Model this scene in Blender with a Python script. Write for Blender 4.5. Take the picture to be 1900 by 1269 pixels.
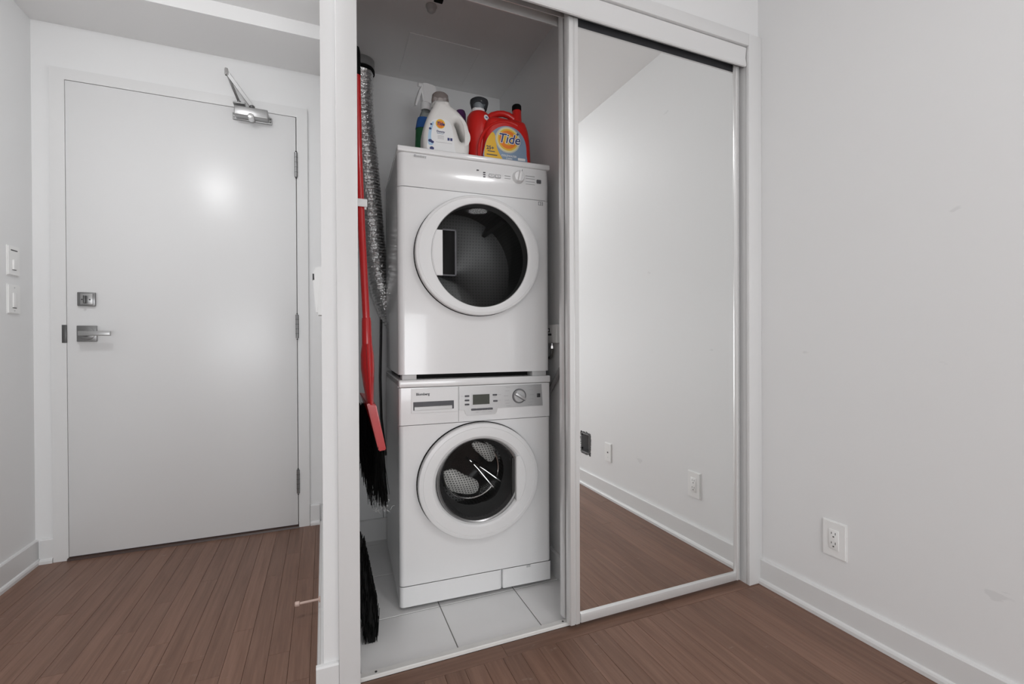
import bpy, bmesh, math, random
from mathutils import Vector, Matrix
random.seed(7)
PI = math.pi
scene = bpy.context.scene
COL = scene.collection
for o in list(bpy.data.objects): bpy.data.objects.remove(o)

# ------------------------------------------------------------------ camera
fwd = Vector((0.37974721, 0.92507469, -0.00537299))
rgt = Vector((0.92507018, -0.37977085, -0.00438805))
upv = Vector((0.00609978, 0.00330404, 0.99997594))
cam_d = bpy.data.cameras.new('camera'); cam = bpy.data.objects.new('camera', cam_d); COL.objects.link(cam)
cam_d.sensor_width = 36.0; cam_d.lens = 36.0 * 850.65 / 1900.0; cam_d.clip_start = 0.02
m = Matrix.Identity(4)
for i in range(3):
    m[i][0], m[i][1], m[i][2] = rgt[i], upv[i], -fwd[i]
m.translation = Vector((0, -1.3316, 0.9781)); cam.matrix_world = m
scene.camera = cam

# ------------------------------------------------------------------ world, added rear fill, exposure
w = bpy.data.worlds.new('sky'); scene.world = w; w.use_nodes = True
w.node_tree.nodes['Background'].inputs[0].default_value = (0.92, 0.96, 1.0, 1)
w.node_tree.nodes['Background'].inputs[1].default_value = 0.6
vs = scene.view_settings
vs.view_transform = 'Standard'; vs.look = 'None'; vs.gamma = 1.0; vs.use_curve_mapping = False
vs.exposure = 0.16
FILL_POWER, HALL_LAMP, ROOM_LAMP = 44.0, 31.0, 25.0
ld = bpy.data.lights.new('rear_fill', 'AREA'); ld.shape = 'RECTANGLE'; ld.size = 2.0; ld.size_y = 1.15
ld.energy = FILL_POWER; ld.color = (0.96, 0.98, 1.0)
lo = bpy.data.objects.new('rear_fill', ld); COL.objects.link(lo)
lo.location = (-0.1, -4.18, 0.75); lo.rotation_euler = (math.radians(90), 0, 0)   # added frontal fill in the unseen window; faces +y, into the room

# ------------------------------------------------------------------ materials
MATS = {}
def nd(nt, t, **kw):
    n = nt.nodes.new(t)
    for k, v in kw.items(): setattr(n, k, v)
    return n
def mat(name, col, rough=0.5, metal=0.0, coat=0.0, emit=None, bump=None, var=None, alpha=None, trans=None, spec=None):
    """bump=(scale, strength); var=(scale, amount) noise on colour; trans=thin glass tint"""
    m = bpy.data.materials.new(name); m.use_nodes = True; nt = m.node_tree
    b = nt.nodes['Principled BSDF']
    b.inputs['Base Color'].default_value = (*col, 1); b.inputs['Roughness'].default_value = rough
    b.inputs['Metallic'].default_value = metal
    if coat: b.inputs['Coat Weight'].default_value = coat; b.inputs['Coat Roughness'].default_value = 0.05
    if spec is not None: b.inputs['Specular IOR Level'].default_value = spec
    if emit: b.inputs['Emission Color'].default_value = (*emit[0], 1); b.inputs['Emission Strength'].default_value = emit[1]
    tc = None
    if bump or var:
        tc = nd(nt, 'ShaderNodeTexCoord')
    if var:
        n = nd(nt, 'ShaderNodeTexNoise'); n.inputs['Scale'].default_value = var[0]; n.inputs['Detail'].default_value = 5
        nt.links.new(tc.outputs['Object'], n.inputs['Vector'])
        r = nd(nt, 'ShaderNodeMix', data_type='RGBA', blend_type='MIX')
        r.inputs['A'].default_value = (*[c * (1 - var[1]) for c in col], 1); r.inputs['B'].default_value = (*[min(1, c * (1 + var[1])) for c in col], 1)
        nt.links.new(n.outputs['Fac'], r.inputs['Factor']); nt.links.new(r.outputs['Result'], b.inputs['Base Color'])
    if bump:
        n = nd(nt, 'ShaderNodeTexNoise'); n.inputs['Scale'].default_value = bump[0]; n.inputs['Detail'].default_value = 4
        nt.links.new(tc.outputs['Object'], n.inputs['Vector'])
        bp = nd(nt, 'ShaderNodeBump'); bp.inputs['Strength'].default_value = bump[1]; bp.inputs['Distance'].default_value = 0.004
        nt.links.new(n.outputs['Fac'], bp.inputs['Height']); nt.links.new(bp.outputs['Normal'], b.inputs['Normal'])
    if trans is not None:     # thin tinted glass / clear plastic: transparent mixed with the surface by fresnel
        tr = nd(nt, 'ShaderNodeBsdfTransparent'); tr.inputs['Color'].default_value = (*trans[0], 1)
        mx = nd(nt, 'ShaderNodeMixShader'); out = nt.nodes['Material Output']
        fr = nd(nt, 'ShaderNodeFresnel'); fr.inputs['IOR'].default_value = trans[1]
        ad = nd(nt, 'ShaderNodeMath', operation='ADD', use_clamp=True); ad.inputs[1].default_value = trans[2]
        nt.links.new(fr.outputs[0], ad.inputs[0]); nt.links.new(ad.outputs[0], mx.inputs[0])
        nt.links.new(tr.outputs[0], mx.inputs[1]); nt.links.new(b.outputs[0], mx.inputs[2]); nt.links.new(mx.outputs[0], out.inputs['Surface'])
    MATS[name] = m
    return m
mat('wall', (0.81, 0.812, 0.812), 0.55, bump=(60, 0.04), var=(1.7, 0.012))
mat('ceil', (0.85, 0.848, 0.845), 0.75)
mat('trim', (0.745, 0.745, 0.743), 0.36, var=(3.0, 0.015))
mat('sillwhite', (0.80, 0.79, 0.765), 0.45, var=(14.0, 0.09))
mat('doorpaint', (0.74, 0.74, 0.74), 0.30, var=(1.5, 0.015))
mat('applw', (0.86, 0.86, 0.86), 0.16, coat=0.4)
mat('applsat', (0.84, 0.84, 0.84), 0.32)
mat('silver', (0.56, 0.56, 0.56), 0.38, metal=0.55)
mat('steel', (0.24, 0.24, 0.24), 0.32, metal=1.0)
mat('closer', (0.40, 0.40, 0.40), 0.33, metal=0.9)
mat('rim_metal', (0.34, 0.34, 0.34), 0.28, metal=0.9)
mat('chrome', (0.72, 0.72, 0.72), 0.12, metal=1.0)
mat('darkmetal', (0.12, 0.12, 0.12), 0.35, metal=0.8)
mat('alum', (0.74, 0.74, 0.735), 0.28, metal=0.35)
mat('mirror', (0.93, 0.94, 0.935), 0.0, metal=1.0)
mat('black', (0.005, 0.005, 0.005), 0.6, spec=0.12)
mat('pocket', (0.006, 0.006, 0.006), 0.5, spec=0.10)
mat('gloss_black', (0.012, 0.012, 0.012), 0.12)
mat('rubber', (0.02, 0.02, 0.02), 0.6)
mat('dark', (0.035, 0.035, 0.035), 0.4)
mat('grey', (0.28, 0.28, 0.28), 0.5)
mat('lightgrey', (0.55, 0.55, 0.55), 0.4)
mat('ink', (0.10, 0.10, 0.11), 0.6)
mat('paleink', (0.45, 0.45, 0.46), 0.6)
mat('lcd', (0.060, 0.066, 0.052), 0.25)
mat('plate', (0.86, 0.86, 0.85), 0.30)
mat('slot', (0.05, 0.05, 0.05), 0.6)
mat('grout', (0.22, 0.215, 0.205), 0.9)
mat('tile', (0.90, 0.895, 0.89), 0.30, var=(6.0, 0.04))
mat('threshold', (0.045, 0.022, 0.016), 0.4)
mat('subfloor', (0.012, 0.007, 0.005), 0.9)
mat('red', (0.50, 0.006, 0.008), 0.28, coat=0.3)
mat('redjug', (0.62, 0.018, 0.014), 0.30)
mat('jugwhite', (0.80, 0.785, 0.76), 0.35)
mat('clearcap', (0.55, 0.50, 0.48), 0.25, trans=((0.86, 0.82, 0.81), 1.3, 0.25))
mat('smokecap', (0.20, 0.21, 0.22), 0.08, trans=((0.62, 0.65, 0.67), 1.45, 0.10))
mat('clearbottle', (0.55, 0.57, 0.56), 0.18, trans=((0.78, 0.82, 0.80), 1.4, 0.28))
mat('orange', (0.85, 0.22, 0.02), 0.5)
mat('yellow', (0.85, 0.50, 0.04), 0.5)
mat('paleyellow', (0.78, 0.72, 0.40), 0.5)
mat('navy', (0.03, 0.04, 0.16), 0.5)
mat('blue', (0.03, 0.12, 0.38), 0.4)
mat('skyblue', (0.42, 0.60, 0.78), 0.5)
mat('steelblue', (0.24, 0.33, 0.45), 0.4)
mat('green', (0.02, 0.13, 0.05), 0.4)
mat('purple', (0.10, 0.03, 0.13), 0.35)
mat('white', (0.85, 0.85, 0.85), 0.4)
mat('stopper', (0.62, 0.46, 0.40), 0.5)
mat('foil', (0.80, 0.80, 0.80), 0.20, metal=1.0, bump=(110, 1.0))
mat('hose', (0.20, 0.20, 0.19), 0.35, metal=0.6, bump=(400, 0.6))
mat('dust', (0.35, 0.35, 0.34), 0.9)
mat('glass_dryer', (0.02, 0.02, 0.02), 0.03, trans=((0.45, 0.45, 0.45), 1.5, 0.06))
mat('glass_washer', (0.05, 0.05, 0.05), 0.02, trans=((0.86, 0.86, 0.86), 1.5, 0.05))
mat('glass_window', (0.05, 0.05, 0.05), 0.02, trans=((0.95, 0.95, 0.95), 1.45, 0.0))
mat('lampglass', (0.9, 0.9, 0.9), 0.5, emit=((1.0, 0.975, 0.94), 1.0))
def scuffed(name):
    nt = MATS[name].node_tree; b = nt.nodes['Principled BSDF']; L = nt.links.new; geo = nd(nt, 'ShaderNodeNewGeometry')
    mp = nd(nt, 'ShaderNodeMapping'); mp.inputs['Scale'].default_value = (9, 9, 22); L(geo.outputs['Position'], mp.inputs['Vector'])
    n1 = nd(nt, 'ShaderNodeTexNoise'); n1.inputs['Scale'].default_value = 1.0; n1.inputs['Detail'].default_value = 3; L(mp.outputs[0], n1.inputs['Vector'])
    r1 = nd(nt, 'ShaderNodeMapRange'); r1.inputs['From Min'].default_value = 0.745; r1.inputs['From Max'].default_value = 0.78; r1.inputs['To Max'].default_value = 0.14; L(n1.outputs['Fac'], r1.inputs['Value'])
    src = b.inputs['Base Color'].links[0].from_socket
    mx = nd(nt, 'ShaderNodeMix', data_type='RGBA'); L(r1.outputs[0], mx.inputs['Factor']); L(src, mx.inputs['A']); mx.inputs['B'].default_value = (0.3, 0.3, 0.3, 1); L(mx.outputs['Result'], b.inputs['Base Color'])
scuffed('wall')
def lampmat(name, strength):
    mat(name, (0.9, 0.9, 0.9), 0.5, emit=((0.985, 0.99, 1.0), strength))
lampmat('lamp_hall', HALL_LAMP); lampmat('lamp_room', ROOM_LAMP)

def drum_mat(name, base, hole, pitch, rough):
    """stainless drum, rows of round perforations over angle and depth (radial rows on the back disc)"""
    m = bpy.data.materials.new(name); m.use_nodes = True; nt = m.node_tree; b = nt.nodes['Principled BSDF']
    tc = nd(nt, 'ShaderNodeTexCoord'); sp = nd(nt, 'ShaderNodeSeparateXYZ'); nt.links.new(tc.outputs['UV'], sp.inputs[0])
    sq = []
    for k in (0, 1):
        a = nd(nt, 'ShaderNodeMath', operation='MULTIPLY'); a.inputs[1].default_value = 1.0 / pitch; nt.links.new(sp.outputs[k], a.inputs[0])
        f = nd(nt, 'ShaderNodeMath', operation='FRACT'); nt.links.new(a.outputs[0], f.inputs[0])
        s = nd(nt, 'ShaderNodeMath', operation='SUBTRACT'); s.inputs[1].default_value = 0.5; nt.links.new(f.outputs[0], s.inputs[0])
        p = nd(nt, 'ShaderNodeMath', operation='POWER'); p.inputs[1].default_value = 2; nt.links.new(s.outputs[0], p.inputs[0]); sq.append(p)
    ad = nd(nt, 'ShaderNodeMath', operation='ADD'); nt.links.new(sq[0].outputs[0], ad.inputs[0]); nt.links.new(sq[1].outputs[0], ad.inputs[1])
    lt = nd(nt, 'ShaderNodeMath', operation='LESS_THAN'); lt.inputs[1].default_value = 0.06; nt.links.new(ad.outputs[0], lt.inputs[0])
    mx = nd(nt, 'ShaderNodeMix', data_type='RGBA'); mx.inputs['A'].default_value = (*base, 1); mx.inputs['B'].default_value = (*hole, 1)
    nt.links.new(lt.outputs[0], mx.inputs['Factor']); nt.links.new(mx.outputs['Result'], b.inputs['Base Color'])
    b.inputs['Metallic'].default_value = 0.85; b.inputs['Roughness'].default_value = rough
    MATS[name] = m
drum_mat('drum_steel', (0.30, 0.30, 0.30), (0.02, 0.02, 0.02), 0.014, 0.25)
drum_mat('drum_patch', (0.88, 0.87, 0.83), (0.06, 0.06, 0.06), 0.0095, 0.55)
MATS['drum_patch'].node_tree.nodes['Principled BSDF'].inputs['Metallic'].default_value = 0.25
drum_mat('drum_dryer', (0.24, 0.24, 0.24), (0.17, 0.17, 0.17), 0.014, 0.35)

def plank_mat():
    m = bpy.data.materials.new('plank'); m.use_nodes = True; nt = m.node_tree; b = nt.nodes['Principled BSDF']
    tc = nd(nt, 'ShaderNodeTexCoord'); oi = nd(nt, 'ShaderNodeObjectInfo'); L = nt.links.new
    geo = nd(nt, 'ShaderNodeNewGeometry')
    off = nd(nt, 'ShaderNodeVectorMath', operation='SCALE'); off.inputs[0].default_value = (3.1, 7.7, 1.3)
    k = nd(nt, 'ShaderNodeMath', operation='MULTIPLY'); k.inputs[1].default_value = 40; L(oi.outputs['Random'], k.inputs[0]); L(k.outputs[0], off.inputs['Scale'])
    ad = nd(nt, 'ShaderNodeVectorMath', operation='ADD'); L(tc.outputs['Object'], ad.inputs[0]); L(off.outputs[0], ad.inputs[1])
    mp = nd(nt, 'ShaderNodeMapping'); mp.inputs['Scale'].default_value = (70, 3.0, 1); L(ad.outputs[0], mp.inputs['Vector'])
    g = nd(nt, 'ShaderNodeTexNoise'); g.inputs['Scale'].default_value = 1.0; g.inputs['Detail'].default_value = 6; g.inputs['Roughness'].default_value = 0.65; L(mp.outputs[0], g.inputs['Vector'])
    cr = nd(nt, 'ShaderNodeValToRGB'); cr.color_ramp.elements[0].position = 0.3; cr.color_ramp.elements[1].position = 0.75
    cr.color_ramp.elements[0].color = (0.155, 0.083, 0.056, 1); cr.color_ramp.elements[1].color = (0.250, 0.145, 0.105, 1); L(g.outputs['Fac'], cr.inputs[0])
    hs = nd(nt, 'ShaderNodeHueSaturation')
    v = nd(nt, 'ShaderNodeMapRange'); v.inputs['To Min'].default_value = 0.90; v.inputs['To Max'].default_value = 1.12; L(oi.outputs['Random'], v.inputs['Value']); L(v.outputs[0], hs.inputs['Value'])
    L(cr.outputs[0], hs.inputs['Color'])
    # worn pale scuffs, short scratches (their own shapes, scattered over the boards)
    mp2 = nd(nt, 'ShaderNodeMapping'); mp2.inputs['Scale'].default_value = (9, 22, 1); mp2.inputs['Rotation'].default_value = (0, 0, 0.9); L(geo.outputs['Position'], mp2.inputs['Vector'])
    s1 = nd(nt, 'ShaderNodeTexNoise'); s1.inputs['Scale'].default_value = 1.6; s1.inputs['Detail'].default_value = 8; s1.inputs['Roughness'].default_value = 0.75; L(mp2.outputs[0], s1.inputs['Vector'])
    r1 = nd(nt, 'ShaderNodeMapRange'); r1.inputs['From Min'].default_value = 0.60; r1.inputs['From Max'].default_value = 0.74; L(s1.outputs['Fac'], r1.inputs['Value'])
    s2 = nd(nt, 'ShaderNodeTexNoise'); s2.inputs['Scale'].default_value = 2.2; L(geo.outputs['Position'], s2.inputs['Vector'])
    r2 = nd(nt, 'ShaderNodeMapRange'); r2.inputs['From Min'].default_value = 0.50; r2.inputs['From Max'].default_value = 0.64; L(s2.outputs['Fac'], r2.inputs['Value'])
    mm = nd(nt, 'ShaderNodeMath', operation='MULTIPLY'); L(r1.outputs[0], mm.inputs[0]); L(r2.outputs[0], mm.inputs[1])
    m2 = nd(nt, 'ShaderNodeMath', operation='MULTIPLY'); m2.inputs[1].default_value = 0.75; L(mm.outputs[0], m2.inputs[0])
    mx = nd(nt, 'ShaderNodeMix', data_type='RGBA'); L(m2.outputs[0], mx.inputs['Factor']); L(hs.outputs[0], mx.inputs['A']); mx.inputs['B'].default_value = (0.34, 0.27, 0.24, 1)
    L(mx.outputs['Result'], b.inputs['Base Color'])
    rr = nd(nt, 'ShaderNodeMapRange'); rr.inputs['To Min'].default_value = 0.30; rr.inputs['To Max'].default_value = 0.46; L(s2.outputs['Fac'], rr.inputs['Value']); L(rr.outputs[0], b.inputs['Roughness']); b.inputs['Specular IOR Level'].default_value = 0.28
    bp = nd(nt, 'ShaderNodeBump'); bp.inputs['Strength'].default_value = 0.12; bp.inputs['Distance'].default_value = 0.002; L(g.outputs['Fac'], bp.inputs['Height']); L(bp.outputs[0], b.inputs['Normal'])
    MATS['plank'] = m
plank_mat()

# ------------------------------------------------------------------ mesh helpers
def box(bm, x0, x1, y0, y1, z0, z1):
    v = [bm.verts.new(p) for p in ((x0,y0,z0),(x1,y0,z0),(x1,y1,z0),(x0,y1,z0),(x0,y0,z1),(x1,y0,z1),(x1,y1,z1),(x0,y1,z1))]
    for f in ((3,2,1,0),(4,5,6,7),(0,1,5,4),(1,2,6,5),(2,3,7,6),(3,0,4,7)): bm.faces.new([v[i] for i in f])
    return bm
def bbox(x0, x1, y0, y1, z0, z1, bev=0.0, seg=2):
    bm = bmesh.new(); box(bm, x0, x1, y0, y1, z0, z1)
    if bev: bmesh.ops.bevel(bm, geom=bm.edges[:], offset=bev, segments=seg, affect='EDGES', profile=0.5)
    return bm
def prism(bm, pts, a0, a1, plane='xz'):
    """pts outline in a plane, extruded along the remaining axis from a0 to a1"""
    def P(p, a):
        return {'xz': (p[0], a, p[1]), 'yz': (a, p[0], p[1]), 'xy': (p[0], p[1], a)}[plane]
    A = [bm.verts.new(P(p, a0)) for p in pts]; B = [bm.verts.new(P(p, a1)) for p in pts]
    n = len(pts); bm.faces.new(A); bm.faces.new(B[::-1])
    for i in range(n): bm.faces.new((A[i], B[i], B[(i+1) % n], A[(i+1) % n]))
    return bm
def frame_of(d):
    d = d.normalized(); a = Vector((0,0,1)) if abs(d.z) < 0.9 else Vector((1,0,0))
    u = d.cross(a).normalized(); return u, d.cross(u).normalized()
def tube(bm, pts, rad, n=12, cap=True):
    pts = [Vector(p) for p in pts]; rings = []
    if not isinstance(rad, (list, tuple)): rad = [rad] * len(pts)
    d0 = (pts[1] - pts[0]); u, v = frame_of(d0)
    for i, p in enumerate(pts):
        t = (pts[min(i+1, len(pts)-1)] - pts[max(i-1, 0)]).normalized()
        u = (u - t * u.dot(t)).normalized(); v = t.cross(u)
        rings.append([bm.verts.new(p + (u * math.cos(2*PI*k/n) + v * math.sin(2*PI*k/n)) * rad[i]) for k in range(n)])
    for a, b in zip(rings, rings[1:]):
        for k in range(n): bm.faces.new((a[k], a[(k+1) % n], b[(k+1) % n], b[k]))
    if cap: bm.faces.new(rings[0][::-1]); bm.faces.new(rings[-1])
    return bm
def lathe_y(bm, prof, cx, cz, n=64, sx=1.0, sz=1.0, closed=False):
    """profile of (radius, y) spun about the y axis through (cx, cz)"""
    rings = []
    for r, y in prof:
        if r < 1e-6: rings.append([bm.verts.new((cx, y, cz))]); continue
        rings.append([bm.verts.new((cx + sx * r * math.cos(2*PI*k/n), y, cz + sz * r * math.sin(2*PI*k/n))) for k in range(n)])
    prs = list(zip(rings, rings[1:])) + ([(rings[-1], rings[0])] if closed else [])
    for a, b in prs:
        for k in range(n):
            k2 = (k+1) % n
            if len(a) == 1 and len(b) == 1: continue
            if len(a) == 1: bm.faces.new((a[0], b[k2], b[k]))
            elif len(b) == 1: bm.faces.new((a[k], a[k2], b[0]))
            else: bm.faces.new((a[k], a[k2], b[k2], b[k]))
    return bm
def lathe_z(bm, prof, cx, cy, n=32, sx=1.0, sy=1.0):
    rings = []
    for r, z in prof:
        if r < 1e-6: rings.append([bm.verts.new((cx, cy, z))]); continue
        rings.append([bm.verts.new((cx + sx * r * math.cos(2*PI*k/n), cy + sy * r * math.sin(2*PI*k/n), z)) for k in range(n)])
    for a, b in zip(rings, rings[1:]):
        for k in range(n):
            k2 = (k+1) % n
            if len(a) == 1 and len(b) == 1: continue
            if len(a) == 1: bm.faces.new((a[0], b[k2], b[k]))
            elif len(b) == 1: bm.faces.new((a[k], a[k2], b[0]))
            else: bm.faces.new((a[k], a[k2], b[k2], b[k]))
    return bm
def finish(me, m, smooth=True, ang=35):
    if m: me.materials.append(MATS[m])
    if smooth:
        for p in me.polygons: p.use_smooth = True
        me.set_sharp_from_angle(angle=math.radians(ang))
def obj(name, bm, m, parent=None, smooth=True, ang=35, loc=None, rot=None):
    if isinstance(bm, bmesh.types.BMesh):
        bmesh.ops.recalc_face_normals(bm, faces=bm.faces[:])
        me = bpy.data.meshes.new(name); bm.to_mesh(me); bm.free()
    else: me = bm; me.name = name
    finish(me, m, smooth, ang)
    o = bpy.data.objects.new(name, me); COL.objects.link(o)
    if parent: o.parent = parent
    if loc: o.location = loc
    if rot: o.rotation_euler = rot
    return o
def tag(o, label=None, cat=None, group=None, kind=None):
    if label: o['label'] = label
    if cat: o['category'] = cat
    if group: o['group'] = group
    if kind: o['kind'] = kind
    return o
def thing(name, label, cat, loc=(0,0,0), rotz=0, group=None):
    o = bpy.data.objects.new(name, None); COL.objects.link(o); o.empty_display_size = 0.05
    o.location = loc; o.rotation_euler = (0, 0, rotz)
    return tag(o, label, cat, group)
def struct(name, bm, m, label, smooth=False, **k):
    return tag(obj(name, bm, m, smooth=smooth, **k), label, kind='structure')
def eval_mesh(o):
    dg = bpy.context.evaluated_depsgraph_get(); me = bpy.data.meshes.new_from_object(o.evaluated_get(dg))
    d = o.data; bpy.data.objects.remove(o); bpy.data.curves.remove(d)
    me.materials.clear()
    return me
def text_mesh(s, size, depth=0.0004, shear=0.0, bold=0.0, ax='CENTER'):
    """lettering standing in the xz plane, facing -y, centred on the origin"""
    c = bpy.data.curves.new('t', 'FONT'); c.body = s; c.size = size; c.extrude = depth; c.shear = shear; c.offset = bold
    c.align_x = ax; c.align_y = 'CENTER'; c.resolution_u = 3
    o = bpy.data.objects.new('t', c); COL.objects.link(o); me = eval_mesh(o)
    me.transform(Matrix.Rotation(PI/2, 4, 'X')); return me
def smooth_pts(pts, sub=4):
    """closed Catmull-Rom through outline points"""
    n = len(pts); out = []
    for i in range(n):
        p0, p1, p2, p3 = pts[i-1], pts[i], pts[(i+1) % n], pts[(i+2) % n]
        for k in range(sub):
            t = k / sub
            out.append(tuple(0.5*((2*b) + (c-a)*t + (2*a-5*b+4*c-d)*t*t + (3*b-a-3*c+d)*t**3) for a, b, c, d in zip(p0, p1, p2, p3)))
    return out
def puffed(outlines, half, rnd, sub=4):
    """outline(s) in xz (holes allowed) given a rounded thickness: a moulded bottle shell"""
    c = bpy.data.curves.new('p', 'CURVE'); c.dimensions = '2D'; c.fill_mode = 'BOTH'
    c.extrude = half - rnd; c.bevel_depth = rnd; c.bevel_resolution = 5; c.offset = -rnd
    for pts in outlines:
        q = smooth_pts(pts, sub); s = c.splines.new('POLY'); s.points.add(len(q) - 1); s.use_cyclic_u = True
        for i, p in enumerate(q): s.points[i].co = (p[0], p[1], 0, 1)
    o = bpy.data.objects.new('p', c); COL.objects.link(o); me = eval_mesh(o)
    me.transform(Matrix.Rotation(PI/2, 4, 'X')); return me
def ring_plate(bm, x0, x1, z0, z1, y0, y1, cx, cz, rx, rz, n=72):
    """rectangular plate with an elliptical hole, thickness y0..y1"""
    angs = [2*PI*k/n for k in range(n)]
    for cxx, czz in ((x0,z0),(x1,z0),(x1,z1),(x0,z1)): angs.append(math.atan2(czz-cz, cxx-cx) % (2*PI))
    angs = sorted(set(angs)); L = []
    for y in (y0, y1):
        I = []; O = []
        for a in angs:
            ca, sa = math.cos(a), math.sin(a)
            t = min([(x1-cx)/ca if ca > 1e-9 else 1e9, (x0-cx)/ca if ca < -1e-9 else 1e9, (z1-cz)/sa if sa > 1e-9 else 1e9, (z0-cz)/sa if sa < -1e-9 else 1e9])
            k = 1 / math.sqrt((ca/rx)**2 + (sa/rz)**2)
            I.append(bm.verts.new((cx+ca*k, y, cz+sa*k))); O.append(bm.verts.new((cx+ca*t, y, cz+sa*t)))
        L.append((I, O))
    m_ = len(angs)
    for i in range(m_):
        j = (i+1) % m_
        bm.faces.new((L[0][0][i], L[0][1][i], L[0][1][j], L[0][0][j])); bm.faces.new((L[1][0][j], L[1][1][j], L[1][1][i], L[1][0][i]))
        bm.faces.new((L[0][0][j], L[1][0][j], L[1][0][i], L[0][0][i])); bm.faces.new((L[0][1][i], L[1][1][i], L[1][1][j], L[0][1][j]))
    return bm

# ------------------------------------------------------------------ the room's main dimensions (metres)
XL, XR, YE, YB, ZC = -1.178, 1.620, 1.325, -4.25, 2.4527       # left wall, right wall, entry wall, far wall behind, ceiling
XP0, XP1 = -0.005, 0.088                                        # pier at the closet's left
YCB, XCR, XCL, ZCC = 0.997, 0.890, 0.072, 2.280                 # closet back, right, left, ceiling

# ------------------------------------------------------------------ floor
floor = struct('floor', bbox(XL-0.1, XR+0.1, YB-0.1, YE+0.2, -0.06, -0.012), 'subfloor', 'dark brown hardwood strip floor')
PW = 0.0607; GX = -0.044
def plank(x0, x1, y0, y1):
    g = 0.0003; c = 0.0007
    x0 += g; x1 -= g; y0 += g; y1 -= g
    cx, cy = (x0+x1)/2, (y0+y1)/2; hx, hy = (x1-x0)/2, (y1-y0)/2
    dz = random.uniform(-0.0004, 0.0003)
    bm = bmesh.new()
    A = [bm.verts.new(p) for p in ((-hx,-hy,-0.012),(hx,-hy,-0.012),(hx,hy,-0.012),(-hx,hy,-0.012))]
    B = [bm.verts.new(p) for p in ((-hx,-hy,dz-c),(hx,-hy,dz-c),(hx,hy,dz-c),(-hx,hy,dz-c))]
    T = [bm.verts.new(p) for p in ((-hx+c,-hy+c,dz),(hx-c,-hy+c,dz),(hx-c,hy-c,dz),(-hx+c,hy-c,dz))]
    for i in range(4):
        j = (i+1) % 4; bm.faces.new((A[i], A[j], B[j], B[i])); bm.faces.new((B[i], B[j], T[j], T[i]))
    bm.faces.new(T)
    return obj('plank', bm, 'plank', floor, smooth=False, loc=(cx, cy, 0))
YN = -1.9
k = math.floor((XL - GX) / PW)
while GX + k*PW < XR - 0.002:
    xa, xb = max(XL, GX + k*PW), min(XR, GX + (k+1)*PW); k += 1
    ytop = YE if xb < 0.02 else -0.0215
    if xb - xa < 0.006: continue
    y = YN
    while y < ytop - 0.01:
        ln = random.uniform(0.55, 1.25)
        y2 = y + ln
        if ytop - y2 < 0.22: y2 = ytop
        plank(xa, xb, y, y2); y = y2
def hplank(x0, x1, y0, y1):
    o = plank(0, y1-y0, 0, x1-x0); o.rotation_euler = (0, 0, PI/2); o.location = ((x0+x1)/2, (y0+y1)/2, 0); return o
hplank(0.09, 0.52, -0.021, 0.039); hplank(0.52, 1.149, -0.021, 0.039); hplank(1.149, XR, -0.021, 0.039)
bm = bmesh.new(); y0 = YB
k = math.floor((XL - GX) / PW)
while GX + k*PW < XR - 0.002:
    box(bm, max(XL, GX+k*PW)+0.0006, min(XR, GX+(k+1)*PW)-0.0006, YB, YN-0.0006, -0.012, -0.0002); k += 1
tag(obj('distant_planks', bm, 'plank', floor, smooth=False), kind='stuff')

# closet floor tiles
cf = struct('floor', bbox(XCL-0.02, XR, 0.062, YCB+0.02, -0.06, -0.002), 'grout', 'white square tile floor inside the closet')
xs = [XCL, 0.094, 0.389, 0.684, XCR]; ys = [0.068, 0.323, 0.632, 0.941, YCB]
for i in range(len(xs)-1):
    for j in range(len(ys)-1):
        g = 0.0016
        a, b, c, d = xs[i]+g, xs[i+1]-g, ys[j]+g, ys[j+1]-g
        obj('tile', bbox(a, b, c, d, -0.008, random.uniform(-0.0003, 0.0003), 0.0012, 1), 'tile', cf)

# ------------------------------------------------------------------ walls and ceiling
struct('wall_left', bbox(XL-0.1, XL, YB, YE+0.1, 0, ZC), 'wall', 'white wall beside the entry door with light switches')
# right wall, with a square cut-out for the open electrical box
bm = bmesh.new()
HY0, HY1, HZ0, HZ1 = -1.335, -1.215, 0.212, 0.352
box(bm, XR, XR+0.1, YB, HY0, 0, ZC); box(bm, XR, XR+0.1, HY1, 0.2, 0, ZC)
box(bm, XR, XR+0.1, HY0, HY1, 0, HZ0); box(bm, XR, XR+0.1, HY0, HY1, HZ1, ZC)
struct('wall_right', bm, 'wall', 'plain white wall to the right of the mirrored closet door')
DX0, DX1, DZ = -1.0586, -0.1293, 2.1405
bm = bmesh.new()
box(bm, XL, DX0-0.03, YE, YE+0.12, 0, ZC); box(bm, DX1+0.03, XP0+0.02, YE, YE+0.12, 0, ZC); box(bm, DX0-0.03, DX1+0.03, YE, YE+0.12, DZ+0.03, ZC)
struct('wall_entry', bm, 'wall', 'white wall around the entry door')
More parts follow.
